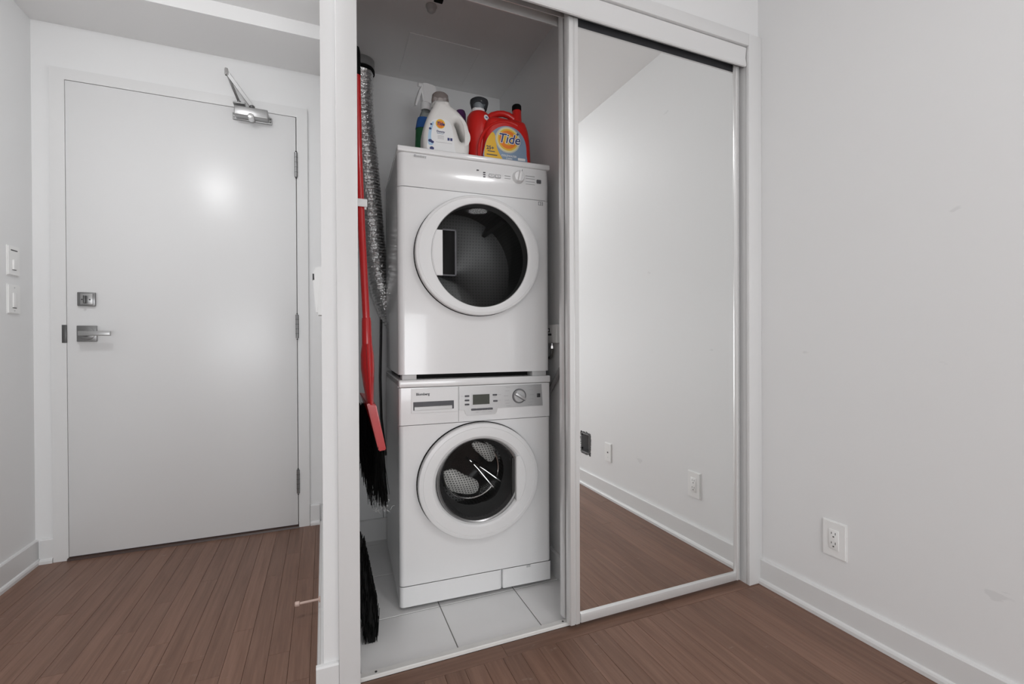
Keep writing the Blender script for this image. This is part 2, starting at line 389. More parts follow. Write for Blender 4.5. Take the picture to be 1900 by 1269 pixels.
# closet front: pier at the left, header above the opening
struct('wall_closet_left', bbox(XP0, XCL, 0.0, YE, 0, ZC), 'wall', 'white pier and side wall at the left of the closet')
bm = bmesh.new(); box(bm, XCL, XR, 0.0, 0.105, 2.152, ZC)
struct('wall_closet_front', bm, 'wall', 'white wall above the closet opening')
struct('wall_closet_back', bbox(XCL, XCR, YCB, YCB+0.1, 0, ZCC), 'wall', 'grey shaded back wall of the laundry closet')
struct('wall_closet_right', bbox(XCR, XCR+0.08, 0.105, YCB, 0, ZCC), 'wall', 'grey shaded right wall of the laundry closet')
cc = struct('ceiling', bbox(XCL, XCR+0.08, 0.105, YCB+0.1, ZCC, ZCC+0.05), 'ceil', 'low grey ceiling inside the laundry closet')
for a, b, c, d in ((0.272, 0.512, 0.19, 0.49), (0.345, 0.66, 0.63, 0.935)):
    obj('access_panel', bbox(a, b, c, d, ZCC-0.003, ZCC+0.002, 0.0012, 1), 'ceil', cc)
struct('ceiling', bbox(XL-0.1, XR+0.1, YB-0.1, 0.02, ZC, ZC+0.1), 'ceil', 'white ceiling of the room')
struct('ceiling', bbox(XL-0.1, XP0+0.03, 0.02, YE+0.12, ZC, ZC+0.1), 'ceil', 'white hall ceiling in front of the bulkhead')
struct('bulkhead', bbox(XL, XP0, 1.004, YE, 2.388, ZC), 'ceil', 'white dropped bulkhead above the entry door')
# far wall behind the camera, with a wide window added for frontal fill
WX0, WX1, WZ0, WZ1 = -1.1, 0.9, 0.15, 1.35
bm = bmesh.new()
box(bm, XL, WX0, YB-0.1, YB, 0, ZC); box(bm, WX1, XR, YB-0.1, YB, 0, ZC); box(bm, WX0, WX1, YB-0.1, YB, 0, WZ0); box(bm, WX0, WX1, YB-0.1, YB, WZ1, ZC)
struct('wall_back', bm, 'wall', 'white wall behind the viewer around the added fill window')
bm = bmesh.new()
for a, b, c, d in ((WX0, WX1, WZ0, WZ0+0.05), (WX0, WX1, WZ1-0.05, WZ1), (WX0, WX0+0.05, WZ0, WZ1), (WX1-0.05, WX1, WZ0, WZ1), (-0.125, -0.075, WZ0, WZ1)):
    box(bm, a, b, YB-0.08, YB-0.03, c, d)
wn = struct('fill_window_1', bm, 'trim', 'wide white framed window added behind the viewer for fill light')
for a, b in ((WX0+0.05, -0.125), (-0.075, WX1-0.05)):
    obj('pane', bbox(a, b, YB-0.058, YB-0.052, WZ0+0.05, WZ1-0.05), 'glass_window', wn, smooth=False)

# ------------------------------------------------------------------ baseboards
def base_profile(h=0.108, t=0.011, sh=0.022, st=0.009):
    """profile (distance from wall, height): board with eased top and a quarter shoe at the floor"""
    board = [(0, 0), (t, 0), (t, h-0.006), (t-0.003, h-0.001), (0, h)]
    shoe = [(t, 0), (t+st, 0), (t+st, sh-0.010), (t+st-0.003, sh-0.003), (t+0.001, sh), (t, sh)]
    return board, shoe
def baseboard(name, axis, pos, side, a0, a1, label, h=0.108):
    """axis 'y': runs along y on a wall at x=pos; axis 'x': runs along x on a wall at y=pos; side = outward sign"""
    b, s = base_profile(h)
    pl = 'xz' if axis == 'y' else 'yz'
    mk = lambda prof: prism(bmesh.new(), [(pos + side*p, z) for p, z in prof], a0, a1, pl)
    o = struct(name, mk(b), 'trim', label)
    obj('shoe_moulding', mk(s), 'trim', o, smooth=False)
    return o
baseboard('baseboard_right', 'y', XR, -1, YB, -0.016, 'white baseboard with shoe moulding along the right wall', 0.1)
baseboard('baseboard_left', 'y', XL, 1, YB, YE, 'white baseboard along the wall left of the entry door')
baseboard('baseboard_entry', 'x', YE, -1, XL+0.02, -1.114, 'short white baseboard between left wall and door frame')
baseboard('baseboard_entry', 'x', YE, -1, -0.071, XP0-0.02, 'short white baseboard right of the entry door frame')
baseboard('baseboard_pier', 'y', XP0, -1, 0.0, YE-0.02, 'white baseboard along the hall side of the closet pier')
struct('baseboard_pier', prism(bmesh.new(), [(0.0, 0), (-0.012, 0), (-0.012, 0.102), (-0.009, 0.107), (0, 0.108)], XP0-0.0195, 0.0325, 'yz'), 'trim', 'short white baseboard on the front of the closet pier')
struct('baseboard_closet', prism(bmesh.new(), [(YCB, 0), (YCB-0.012, 0), (YCB-0.012, 0.1), (YCB-0.008, 0.105), (YCB, 0.105)], XCL, XCR, 'yz'), 'trim', 'low white baseboard along the closet back wall')
struct('baseboard_closet', prism(bmesh.new(), [(XCR, 0), (XCR-0.014, 0), (XCR-0.014, 0.094), (XCR-0.008, 0.1), (XCR, 0.1)], 0.11, YCB-0.012, 'xz'), 'trim', 'low white baseboard on the closet right wall')

# ------------------------------------------------------------------ closet casing, jambs, fascia, sill
struct('trim_1', bbox(0.033, XP1, -0.016, 0.0, 0, 2.175, 0.002, 2), 'trim', 'white flat casing on the left side of the closet opening', smooth=True)
struct('trim_2', bbox(1.551, XR, -0.016, 0.0, 0, 2.175, 0.002, 2), 'trim', 'white flat casing between mirrored door and right wall', smooth=True)
struct('trim_3', bbox(XP1, 1.551, -0.016, 0.0, 2.128, 2.175, 0.002, 2), 'trim', 'white flat head casing above the closet fascia', smooth=True)
struct('trim_4', bbox(XCL, XP1, 0.0, 0.115, 0, 2.152), 'trim', 'white jamb lining the left of the closet opening')
struct('trim_5', bbox(1.553, XR, 0.0, 0.115, 0, 2.152), 'trim', 'white jamb lining beside the mirrored door')
struct('trim_6', bbox(XP1, 1.553, 0.0, 0.115, 2.134, 2.152), 'trim', 'white head jamb above the sliding doors')
bm = prism(bmesh.new(), [(-0.004, 2.052), (-0.007, 2.056), (-0.002, 2.085), (-0.006, 2.124), (-0.002, 2.128), (0.0028, 2.128), (0.0028, 2.052)], XP1+0.001, 1.549, 'yz')
struct('trim_7', bm, 'trim', 'white fascia board hiding the sliding door track', smooth=True)
bm = bmesh.new()
box(bm, XP1, 1.553, 0.0115, 0.10, 2.118, 2.132)
for y in (0.012, 0.052, 0.096): box(bm, XP1, 1.553, y, y+0.003, 2.075, 2.118)
struct('trim_12', bbox(XP1+0.001, 1.549, 0.0030, 0.0048, 2.0525, 2.128), 'ink', 'dark strip added behind the closet fascia to darken the mirror top')  # added strip; its dark colour makes the dim band reflected atop the mirror
struct('trim_8', bm, 'alum', 'aluminium top track for the sliding doors')
bm = prism(bmesh.new(), [(0.0405, 0), (0.0405, 0.009), (0.043, 0.011), (0.064, 0.010), (0.066, 0.008), (0.066, 0)], XP1, 1.553, 'yz')
sl = struct('trim_9', bm, 'sillwhite', 'worn white painted sill along the closet opening')
for x in (0.135, 0.752):
    bm = bmesh.new(); lathe_z(bm, [(0.0035, 0.0108), (0.0035, 0.0122), (0.0, 0.0126)], x, 0.053, 10)
    obj('screw', bm, 'darkmetal', sl)

# ------------------------------------------------------------------ sliding doors
def sliding(name, x0, x1, yf, label, w=0.042, w2=0.022):
    ym = yf + 0.008; z0, z1 = 0.014, 2.105
    p = struct(name, bbox(x0+0.004, x1-0.004, yf+0.011, yf+0.024, z0+0.01, z1-0.005), 'grey', label)
    def stile(a, b):
        bm = bmesh.new()   # rounded aluminium section with a shallow groove
        prism(bm, [(a, yf+0.026), (a, yf+0.006), (a+0.004, yf), (a+(b-a)*0.42, yf-0.001), (a+(b-a)*0.5, yf+0.003), (a+(b-a)*0.58, yf-0.001), (b-0.004, yf), (b, yf+0.006), (b, yf+0.026)], z0, z1, 'xy')
        return obj('stile', bm, 'alum', p)
    stile(x0, x0+w); stile(x1-w2, x1)
    obj('bottom_rail', bbox(x0+w, x1-w2, yf, yf+0.026, z0, z0+0.031, 0.002), 'alum', p)
    obj('top_rail', bbox(x0+w, x1-w2, yf, yf+0.026, z1-0.03, z1, 0.002), 'alum', p)
    obj('mirror_pane', bbox(x0+w-0.003, x1-w2+0.003, ym, ym+0.004, z0+0.029, z1-0.028), 'mirror', p, smooth=False)
    return p
sliding('door_2', 0.760, 1.537, 0.016, 'mirrored sliding door closed over the right half of the closet')
sliding('door_3', 0.762, 1.537, 0.062, 'second sliding door stacked behind the mirrored front door', w=0.032)

# ------------------------------------------------------------------ entry door
YF = 1.312
bm = bmesh.new()     # pressed metal frame: face, return into the wall, stop behind the leaf
g = 0.0035; FX0, FX1, FZ = DX0-0.054, DX1+0.056, DZ+0.052
pr = lambda a, b, z0, z1, y0, y1: box(bm, a, b, y0, y1, z0, z1)
pr(FX0, DX0-0.0010, 0, FZ, YF-0.002, YE+0.12); pr(DX1+g, FX1, 0, FZ, YF-0.002, YE+0.12); pr(DX0-0.001, DX1+g, DZ+0.0018, FZ, YF-0.002, YE+0.12)
pr(DX0-g, DX0+0.02, 0, DZ+g, YF+0.05, YE+0.12); pr(DX1-0.02, DX1+g, 0, DZ+g, YF+0.05, YE+0.12); pr(DX0, DX1, DZ-0.02, DZ+g, YF+0.05, YE+0.12)
frame = struct('trim_10', bm, 'trim', 'white painted metal frame around the entry door')
bm = prism(bmesh.new(), [(YF-0.012, 0), (YF-0.010, 0.008), (YF, 0.012), (YF+0.10, 0.012), (YF+0.10, 0)], DX0-g, DX1+g, 'yz')
struct('trim_11', bm, 'threshold', 'dark brown wooden threshold under the entry door')
door = struct('door_1', bbox(DX0, DX1, YF, YF+0.045, 0.0145, DZ, 0.0015, 2), 'doorpaint', 'plain white flush entry door with satin metal hardware', smooth=True)
# deadbolt
db = obj('deadbolt', bbox(-1.0185, -0.9545, YF-0.012, YF, 1.137, 1.199, 0.003), 'steel', door)
obj('escutcheon', bbox(-1.006, -0.962, YF-0.016, YF-0.011, 1.143, 1.193, 0.002), 'closer', db)
obj('thumb_turn', bbox(-0.9905, -0.9815, YF-0.034, YF-0.015, 1.148, 1.184, 0.003), 'darkmetal', db)
for x in (-0.9995, -0.972): obj('screw', lathe_y(bmesh.new(), [(0.0, YF-0.0170), (0.003, YF-0.0165), (0.003, YF-0.0155)], x, 1.166, 10), 'dark', db)
# lever handle
lv = obj('lever_rose', bbox(-1.022, -0.951, YF-0.010, YF, 0.977, 1.049, 0.002), 'steel', door)
bm = bmesh.new(); lathe_y(bm, [(0.030, YF-0.0098), (0.030, YF-0.013), (0.024, YF-0.015), (0.013, YF-0.016), (0.011, YF-0.048)], -0.9865, 1.013, 32)
obj('lever_neck', bm, 'steel', lv)
obj('lever', bbox(-0.9995, -0.886, YF-0.060, YF-0.046, 1.003, 1.024, 0.0025), 'closer', lv)
# strike plate and hinges
obj('strike_plate', bbox(DX0-0.0165, DX0-0.0005, YF-0.0045, YF+0.01, 0.972, 1.052, 0.001), 'darkmetal', door)
for z0, z1 in ((1.828, 1.956), (0.990, 1.112), (0.181, 0.303)):
    bm = bmesh.new(); tube(bm, [(DX1+0.0015, YF-0.0075, z0), (DX1+0.0015, YF-0.0075, z1)], 0.0072, 14)
    hg = obj('hinge', bm, 'steel', door)
    bm = bmesh.new()
    for za in (z0-0.006, z1+0.006): lathe_z(bm, [(0.0, za-0.002), (0.004, za-0.001), (0.005, za), (0.004, za+0.001), (0.0, za+0.002)], DX1+0.0015, YF-0.0075, 10)
    for i in range(1, 5): lathe_z(bm, [(0.0077, z0+(z1-z0)*i/5-0.0012), (0.0079, z0+(z1-z0)*i/5), (0.0077, z0+(z1-z0)*i/5+0.0012)], DX1+0.0015, YF-0.0075, 14)
    obj('pin', bm, 'darkmetal', hg)
    obj('hinge_leaf', bbox(DX1-0.004, DX1+0.007, YF-0.004, YF-0.0005, z0, z1), 'steel', hg, smooth=False)
# door closer: body on the door, two-piece arm reaching up
cl = obj('door_closer', bbox(-0.398, -0.252, YF-0.062, YF-0.001, 2.083, 2.128, 0.004, 3), 'closer', door)
obj('mounting_plate', bbox(-0.412, -0.238, YF-0.012, YF, 2.080, 2.112, 0.002), 'closer', cl)
bm = bmesh.new(); lathe_y(bm, [(0.0, YF-0.072), (0.012, YF-0.070), (0.015, YF-0.064), (0.015, YF-0.03)], -0.326, 2.083, 20); obj('adjuster_cap', bm, 'chrome', cl)
for x in (-0.405, -0.245):
    for z in (2.088, 2.103): obj('screw', lathe_y(bmesh.new(), [(0.0, YF-0.0145), (0.0035, YF-0.014), (0.0035, YF-0.011)], x, z, 8), 'darkmetal', cl)
def flatbar(p0, p1, wd, th):
    p0, p1 = Vector(p0), Vector(p1); d = (p1-p0).normalized(); s = d.cross(Vector((0, -1, 0))).normalized()*wd/2; t = Vector((0, -1, 0))*th/2
    bm = bmesh.new(); v = [bm.verts.new(q) for q in (p0-s-t, p0+s-t, p0+s+t, p0-s+t, p1-s-t, p1+s-t, p1+s+t, p1-s+t)]
    for f in ((3,2,1,0),(4,5,6,7),(0,1,5,4),(1,2,6,5),(2,3,7,6),(3,0,4,7)): bm.faces.new([v[i] for i in f])
    bmesh.ops.bevel(bm, geom=bm.edges[:], offset=0.0015, segments=1, affect='EDGES'); return bm
obj('arm', flatbar((-0.322, YF-0.055, 2.136), (-0.424, YF-0.085, 2.268), 0.018, 0.008), 'closer', cl)
obj('arm', flatbar((-0.381, YF-0.030, 2.160), (-0.422, YF-0.080, 2.262), 0.011, 0.007), 'steel', cl)
bm = bmesh.new(); lathe_z(bm, [(0.0, 2.287), (0.007, 2.285), (0.009, 2.278), (0.009, 2.256), (0.006, 2.252)], -0.424, YF-0.085, 16); obj('arm_joint', bm, 'chrome', cl)
bm = bmesh.new(); lathe_z(bm, [(0.013, 2.126), (0.013, 2.138), (0.009, 2.142), (0.0, 2.142)], -0.322, YF-0.05, 16); obj('spindle', bm, 'darkmetal', cl)
bm = bmesh.new(); box(bm, -0.405, -0.355, YF-0.045, YF-0.003, 2.146, 2.152); box(bm, -0.405, -0.355, YF-0.008, YF-0.003, 2.146, 2.170); lathe_z(bm, [(0.008, 2.152), (0.008, 2.163), (0.0, 2.165)], -0.381, YF-0.03, 12)
obj('arm_bracket', bm, 'steel', cl)

# ------------------------------------------------------------------ wall plates
def plate_x(name, label, cat, x, side, yc, zc, wd, ht, group=None):
    """wall plate lying on a wall of constant x, facing side*x"""
    t = thing(name, label, cat, (x, yc, zc), 0, group)
    bm = bmesh.new()
    prism(bm, [(-wd/2, -ht/2), (wd/2, -ht/2), (wd/2, ht/2), (-wd/2, ht/2)], 0, side*0.006, 'yz')
    bmesh.ops.bevel(bm, geom=[e for e in bm.edges if all(abs(v.co.x) > 0.003 for v in e.verts)], offset=0.0035, segments=2, affect='EDGES')
    obj('cover_plate', bm, 'plate', t)
    return t
def xbox(t, name, m, side, y0, y1, z0, z1, d0, d1, bev=0.0):
    a, b = sorted((side*d0, side*d1)); return obj(name, bbox(a, b, y0, y1, z0, z1, bev), m, t, smooth=bool(bev))
t = plate_x('dimmer_switch', 'upper white dimmer switch plate on the wall left of the door', 'switch', XL, 1, 1.183, 1.309, 0.078, 0.122)
xbox(t, 'slider_slot', 'slot', 1, -0.022, 0.022, 0.040, 0.0445, 0.0045, 0.0064)
xbox(t, 'rocker', 'plate', 1, -0.012, 0.012, -0.036, 0.004, 0.004, 0.011, 0.0015)
xbox(t, 'rocker_gap', 'slot', 1, -0.0135, 0.0135, -0.0385, -0.036, 0.0045, 0.0062)
t = plate_x('light_switch', 'lower white rocker switch plate on the wall left of the door', 'switch', XL, 1, 1.183, 1.152, 0.080, 0.120)
xbox(t, 'rocker', 'plate', 1, -0.012, 0.012, -0.034, 0.026, 0.004, 0.0095, 0.0015)
xbox(t, 'rocker_gap', 'slot', 1, -0.0135, 0.0135, -0.037, -0.034, 0.0045, 0.0062)
for z in (-0.047, 0.047): obj('screw', tube(bmesh.new(), [(0.005, 0, z), (0.0068, 0, z)], 0.003, 8), 'lightgrey', t)
t = plate_x('wall_outlet', 'white duplex outlet plate low on the right wall', 'outlet', XR, -1, -0.2985, 0.287, 0.080, 0.124)
xbox(t, 'receptacle', 'plate', -1, -0.0165, 0.0165, -0.0335, 0.0335, 0.004, 0.0085, 0.001)
for z in (0.0165, -0.0165):
    for y, h in ((-0.0065, 0.008), (0.0065, 0.0065)): xbox(t, 'slot', 'slot', -1, y-0.001, y+0.001, z+0.002-h/2+0.003, z+0.002+h/2+0.003, 0.008, 0.0088)
    xbox(t, 'ground_hole', 'slot', -1, -0.0025, 0.0025, z-0.0085, z-0.0045, 0.008, 0.0088)
t = plate_x('wall_jack', 'small white jack plate on the right wall seen in the mirror', 'wall jack', XR, -1, -1.008, 0.280, 0.072, 0.116)
xbox(t, 'jack_port', 'slot', -1, -0.006, 0.006, -0.004, 0.004, 0.0045, 0.0066)
xbox(t, 'screw', 'lightgrey', -1, -0.002, 0.002, -0.032, -0.028, 0.0055, 0.0068)
# open electrical box set into the right wall
t = thing('junction_box', 'open metal electrical box in a rough wall cut-out seen in the mirror', 'electrical box', (XR, (HY0+HY1)/2, (HZ0+HZ1)/2))
bm = bmesh.new(); a, h_ = 0.052, 0.062
for (y0, y1, z0, z1) in ((-a, a, -h_, -h_+0.002), (-a, a, h_-0.002, h_), (-a, -a+0.002, -h_, h_), (a-0.002, a, -h_, h_)): box(bm, -0.004, 0.05, y0, y1, z0, z1)
box(bm, 0.05, 0.052, -a, a, -h_, h_)
obj('metal_box', bm, 'closer', t, smooth=False)
bm = bmesh.new(); N = 40
for i in range(N):
    a0 = 2*PI*i/N
    y = max(-0.056, min(0.056, 0.08*math.cos(a0))) * random.uniform(0.98, 1.10); z = max(-0.066, min(0.066, 0.095*math.sin(a0))) * random.uniform(0.98, 1.08)
    s = random.uniform(0.004, 0.008); box(bm, -0.0015, 0.012, y-s, y+s, z-s, z+s)
tag(obj('ragged_edge', bm, 'dark', t, smooth=False), kind='stuff')

# intercom on the hall side of the pier, door stop in its baseboard
t = thing('intercom', 'white intercom unit on the hall side of the closet pier', 'intercom', (XP0, 0.50, 1.155))
obj('body', prism(bmesh.new(), [(0, -0.085), (-0.013, -0.085), (-0.014, -0.060), (-0.024, 0.02), (-0.026, 0.070), (-0.021, 0.083), (-0.012, 0.087), (0, 0.087)], -0.045, 0.045, 'xz'), 'plate', t)
obj('handset', prism(bmesh.new(), [(-0.014, -0.078), (-0.020, -0.076), (-0.0275, 0.01), (-0.0300, 0.060), (-0.026, 0.076), (-0.018, 0.079)], -0.042, -0.008, 'xz'), 'plate', t)
obj('speaker_slot', bbox(-0.0310, -0.024, -0.0425, -0.020, 0.040, 0.062), 'slot', t, smooth=False)
t = thing('door_stop', 'beige rod door stop sticking out of the pier baseboard', 'door stop', (XP0-0.011, 0.445, 0.052))
bm = bmesh.new(); tube(bm, [(0, 0, 0), (-0.006, 0, 0)], 0.010, 16); obj('base', bm, 'stopper', t)
bm = bmesh.new(); tube(bm, [(-0.006, 0, 0), (-0.070, 0, -0.001)], 0.0042, 12); obj('rod', bm, 'stopper', t)
bm = bmesh.new(); tube(bm, [(-0.068, 0, -0.001), (-0.070, 0, -0.001), (-0.082, 0, -0.001), (-0.084, 0, -0.001)], [0.006, 0.0085, 0.0085, 0.006], 16); obj('rubber_tip', bm, 'stopper', t)

# ------------------------------------------------------------------ ceiling lamps and closet detector
def ceiling_lamp(x, y, r, m, label):
    t = thing('ceiling_lamp', label, 'ceiling lamp', (x, y, ZC))
    bm = bmesh.new(); lathe_z(bm, [(r*0.96, 0), (r*1.02, -0.004), (r*1.02, -0.024), (r*0.97, -0.026), (r*0.97, -0.02)], 0, 0, 48); obj('rim', bm, 'closer', t)
    bm = bmesh.new(); lathe_z(bm, [(r*0.96, -0.012), (r*0.94, -0.045), (r*0.86, -0.066), (r*0.6, -0.082), (r*0.3, -0.089), (0, -0.091)], 0, 0, 48); obj('diffuser', bm, m, t)
    return t
ceiling_lamp(-0.61, 0.02, 0.165, 'lamp_hall', 'round white flush lamp on the hall ceiling')
ceiling_lamp(1.02, -1.75, 0.17, 'lamp_room', 'round white flush lamp on the room ceiling')
t = thing('ceiling_detector', 'small white dome detector on the closet ceiling', 'detector', (0.395, 0.443, ZCC-0.003))
bm = bmesh.new(); lathe_z(bm, [(0.022, 0), (0.022, -0.003), (0.018, -0.008), (0.016, -0.018), (0.010, -0.024), (0, -0.026)], 0, 0, 24); obj('dome', bm, 'lightgrey', t)
obj('black_clip', bbox(0.0, 0.034, -0.062, -0.040, -0.012, 0, 0.003), 'black', t)

# ------------------------------------------------------------------ washing machine and dryer
WT = -0.0413; WLOC = (0.2473, 0.3409, 0.0); WD_ = 0.595
def rounded_sheet(z0, z1, R=0.016, hole=None, yprof=None, th=0.012, x0=0.0, x1=WD_, nz=1):
    """front sheet 0..W with rolled vertical edges; hole=(cx,cz,rx,rz); yprof(z) bows it"""
    bm = bmesh.new()
    if hole: ring_plate(bm, x0+R, x1-R, z0, z1, 0.0, th, *hole)
    def strip(cols):
        rows = []
        for i in range(nz+1):
            z = z0 + (z1-z0)*i/nz; dy = yprof(z) if yprof else 0
            rows.append([bm.verts.new((x, y+dy, z)) for x, y in cols])
        for a, b in zip(rows, rows[1:]):
            for k in range(len(cols)-1): bm.faces.new((a[k], a[k+1], b[k+1], b[k]))
    arcl = [(x0+R-R*math.sin(PI/2*k/6), R-R*math.cos(PI/2*k/6)) for k in range(6, -1, -1)]
    arcr = [(x1-R+R*math.sin(PI/2*k/6), R-R*math.cos(PI/2*k/6)) for k in range(7)]
    if hole: strip([(x0, th+0.02)] + arcl); strip(arcr + [(x1, th+0.02)])
    else:
        pts = [(x0, th+0.02)] + arcl + [(x0+R+(x1-x0-2*R)*k/8, 0) for k in range(1, 8)] + arcr + [(x1, th+0.02)]
        strip(pts)
        # close the back so that the sheet has thickness
        rows = [bm.verts.new((x, th+0.02, z)) for z in (z0, z1) for x in (x0, x1)]
        bm.faces.new((rows[0], rows[1], rows[3], rows[2]))
    return bm
def cabinet(z0, z1, depth, yf=0.028):
    bm = bmesh.new(); e = 0.008
    box(bm, 0, e, yf, depth, z0, z1); box(bm, WD_-e, WD_, yf, depth, z0, z1); box(bm, e, WD_-e, depth-e, depth, z0, z1)
    box(bm, e, WD_-e, yf, depth-e, z0, z0+e); box(bm, e, WD_-e, yf, depth-e, z1-e, z1)
    return bm
def drum(cx, cz, r, y0, y1, n=72, rb=None):
    bm = bmesh.new(); uv = bm.loops.layers.uv.new('uv')
    def quad(pts, uvs):
        f = bm.faces.new([bm.verts.new(p) for p in pts])
        for l, q in zip(f.loops, uvs): l[uv].uv = q
    for k in range(n):
        a, b = 2*PI*k/n, 2*PI*(k+1)/n
        for i in range(4):
            ya, yb = y0+(y1-y0)*i/4, y0+(y1-y0)*(i+1)/4
            quad([(cx+r*math.cos(a), ya, cz+r*math.sin(a)), (cx+r*math.cos(b), ya, cz+r*math.sin(b)), (cx+r*math.cos(b), yb, cz+r*math.sin(b)), (cx+r*math.cos(a), yb, cz+r*math.sin(a))], [(a*r, ya), (b*r, ya), (b*r, yb), (a*r, yb)])
        for i in range(4):
            ra, rb_ = max(r*(1-i/4), 1e-4), max(r*(1-(i+1)/4), 1e-4); yb, yc = y1+0.012*i, y1+0.012*(i+1)
            quad([(cx+ra*math.cos(a), yb, cz+ra*math.sin(a)), (cx+ra*math.cos(b), yb, cz+ra*math.sin(b)), (cx+rb_*math.cos(b), yc, cz+rb_*math.sin(b)), (cx+rb_*math.cos(a), yc, cz+rb_*math.sin(a))],
                 [(ra*math.cos(a), ra*math.sin(a)), (ra*math.cos(b), ra*math.sin(b)), (rb_*math.cos(b), rb_*math.sin(b)), (rb_*math.cos(a), rb_*math.sin(a))])
    bmesh.ops.remove_doubles(bm, verts=bm.verts[:], dist=1e-6)
    return bm
def txt(parent, name, s, size, x, y, z, m, **k):
    return obj(name, text_mesh(s, size, **k), m, parent, smooth=False, loc=(x, y, z))
def segment(cx, cz, rx, rz, xc, side, z0, z1, n=16):
    """outline between a vertical chord at xc (z0..z1) and the ellipse on its outer side"""
    a0 = math.asin(max(-1, min(1, (z0-cz)/rz))); a1 = math.asin(max(-1, min(1, (z1-cz)/rz)))
    arc = [(cx + side*rx*math.cos(a0+(a1-a0)*k/n), cz + rz*math.sin(a0+(a1-a0)*k/n)) for k in range(n+1)]
    return [(xc, z0)] + arc + [(xc, z1)]

# ---- washer
wm = thing('washing_machine', 'white front-loading washing machine standing on the closet tiles', 'washing machine', WLOC, WT)
obj('cabinet', cabinet(0.02, 0.832, 0.53), 'applsat', wm, smooth=False)
HC = (0.292, 0.452, 0.178, 0.178)
obj('front_panel', rounded_sheet(0.089, 0.668, hole=HC), 'applw', wm)
obj('lid', bbox(0.0, WD_, -0.004, 0.535, 0.806, 0.8335, 0.005, 3), 'applw', wm)
obj('kick_panel', rounded_sheet(0.013, 0.0865, R=0.016, x0=0.0, x1=0.3895), 'applw', wm)
fl = obj('filter_flap', rounded_sheet(0.013, 0.0865, R=0.006, x0=0.3905, x1=WD_), 'applw', wm)
obj('catch', bbox(0.488, 0.505, -0.003, 0.002, 0.0775, 0.085, 0.001), 'lightgrey', fl)
for x in (0.05, 0.545):
    for y in (0.06, 0.49):
        bm = bmesh.new(); lathe_z(bm, [(0.0, 0.0005), (0.020, 0.0005), (0.020, 0.008), (0.010, 0.010), (0.010, 0.021)], x, y, 16); obj('foot', bm, 'rubber', wm)
cp = obj('control_panel', rounded_sheet(0.670, 0.8045, R=0.010), 'applw', wm)
obj('panel_seam', bbox(0.2175, 0.2190, -0.0006, 0.004, 0.672, 0.803), 'grey', cp, smooth=False)
dr = obj('detergent_drawer', ring_plate(bmesh.new(), 0.044, 0.2155, 0.713, 0.8005, -0.004, 0.006, 0.125, 0.7375, 0.072, 0.0135, 40), 'applsat', wm)
# rectangular grip recess in the drawer face
obj('grip_recess', bbox(0.050, 0.200, -0.0045, 0.002, 0.722, 0.7535, 0.0015), 'ink', dr)
obj('grip_lip', prism(bmesh.new(), [(-0.0048, 0.7225), (-0.009, 0.7235), (-0.0095, 0.735), (-0.0055, 0.737)], 0.054, 0.192, 'yz'), 'silver', dr)
txt(dr, 'lettering', 'Blomberg', 0.0125, 0.085, -0.0046, 0.7805, 'ink', bold=0.0004)
bm = prism(bmesh.new(), [(0.221, 0.7145), (0.240, 0.7145), (0.244, 0.700), (0.250, 0.6925), (0.362, 0.6925), (0.368, 0.700), (0.371, 0.7145), (0.561, 0.7145), (0.5555, 0.8), (0.221, 0.801)], -0.0025, 0.004)
fa = obj('fascia', bm, 'silver', cp, smooth=False)
bm = bmesh.new(); box(bm, 0.2685, 0.3415, -0.005, 0.0, 0.7285, 0.7735)
obj('display_bezel', bm, 'silver', cp, smooth=False)
obj('display', bbox(0.272, 0.338, -0.0058, 0.0, 0.7325, 0.7705), 'lcd', cp, smooth=False)
for x, z in ((0.250, 0.766), (0.250, 0.750), (0.250, 0.7345), (0.360, 0.766), (0.362, 0.7425)):
    obj('button', bbox(x-0.0085, x+0.0085, -0.0075, 0.0, z-0.003, z+0.003, 0.0015), 'ink', cp)
for i in range(4): obj('button', bbox(0.266+i*0.0215, 0.2865+i*0.0215, -0.0070, 0.0, 0.7105, 0.7175, 0.0015), 'ink', cp)
bm = bmesh.new(); lathe_y(bm, [(0.0, -0.0120), (0.022, -0.0115), (0.0245, -0.008), (0.0255, -0.002)], 0.460, 0.757, 36)
kn = obj('dial', bm, 'silver', cp)
bm = bmesh.new(); lathe_y(bm, [(0.0262, -0.0022), (0.0262, -0.0050), (0.0285, -0.0050), (0.0285, -0.0022)], 0.460, 0.757, 36, closed=True); obj('dial_ring', bm, 'ink', kn)
bm = bbox(-0.024, 0.024, -0.026, -0.010, -0.0055, 0.0055, 0.002); o = obj('grip', bm, 'silver', kn, loc=(0.460, 0, 0.757), rot=(0, math.radians(32), 0))
obj('pointer_line', bbox(-0.023, 0.023, -0.0265, -0.020, -0.0068, -0.0050), 'ink', kn, loc=(0.460, 0, 0.757), rot=(0, math.radians(32), 0), smooth=False)
obj('power_button', bbox(0.5355, 0.5495, -0.0065, 0.0, 0.7485, 0.7635, 0.0015), 'dark', cp)
bm = bmesh.new()
for z in (0.792, 0.779, 0.760, 0.743, 0.731, 0.721):
    for sx in (-1, 1):
        d = 0.036 + 0.010*(1-abs(z-0.757)/0.036)
        a = 0.460+sx*d; b = a + sx*0.018; box(bm, min(a, b), max(a, b), -0.0029, -0.0024, z-0.0010, z+0.0010)
for x, z in ((0.250, 0.7585), (0.232, 0.766), (0.360, 0.7575), (0.380, 0.766), (0.378, 0.744), (0.29, 0.703), (0.315, 0.703), (0.34, 0.703), (0.46, 0.7925)): box(bm, x-0.006, x+0.006, -0.0029, -0.0024, z-0.0008, z+0.0008)
tag(obj('printed_legend', bm, 'paleink', cp, smooth=False), kind='stuff')
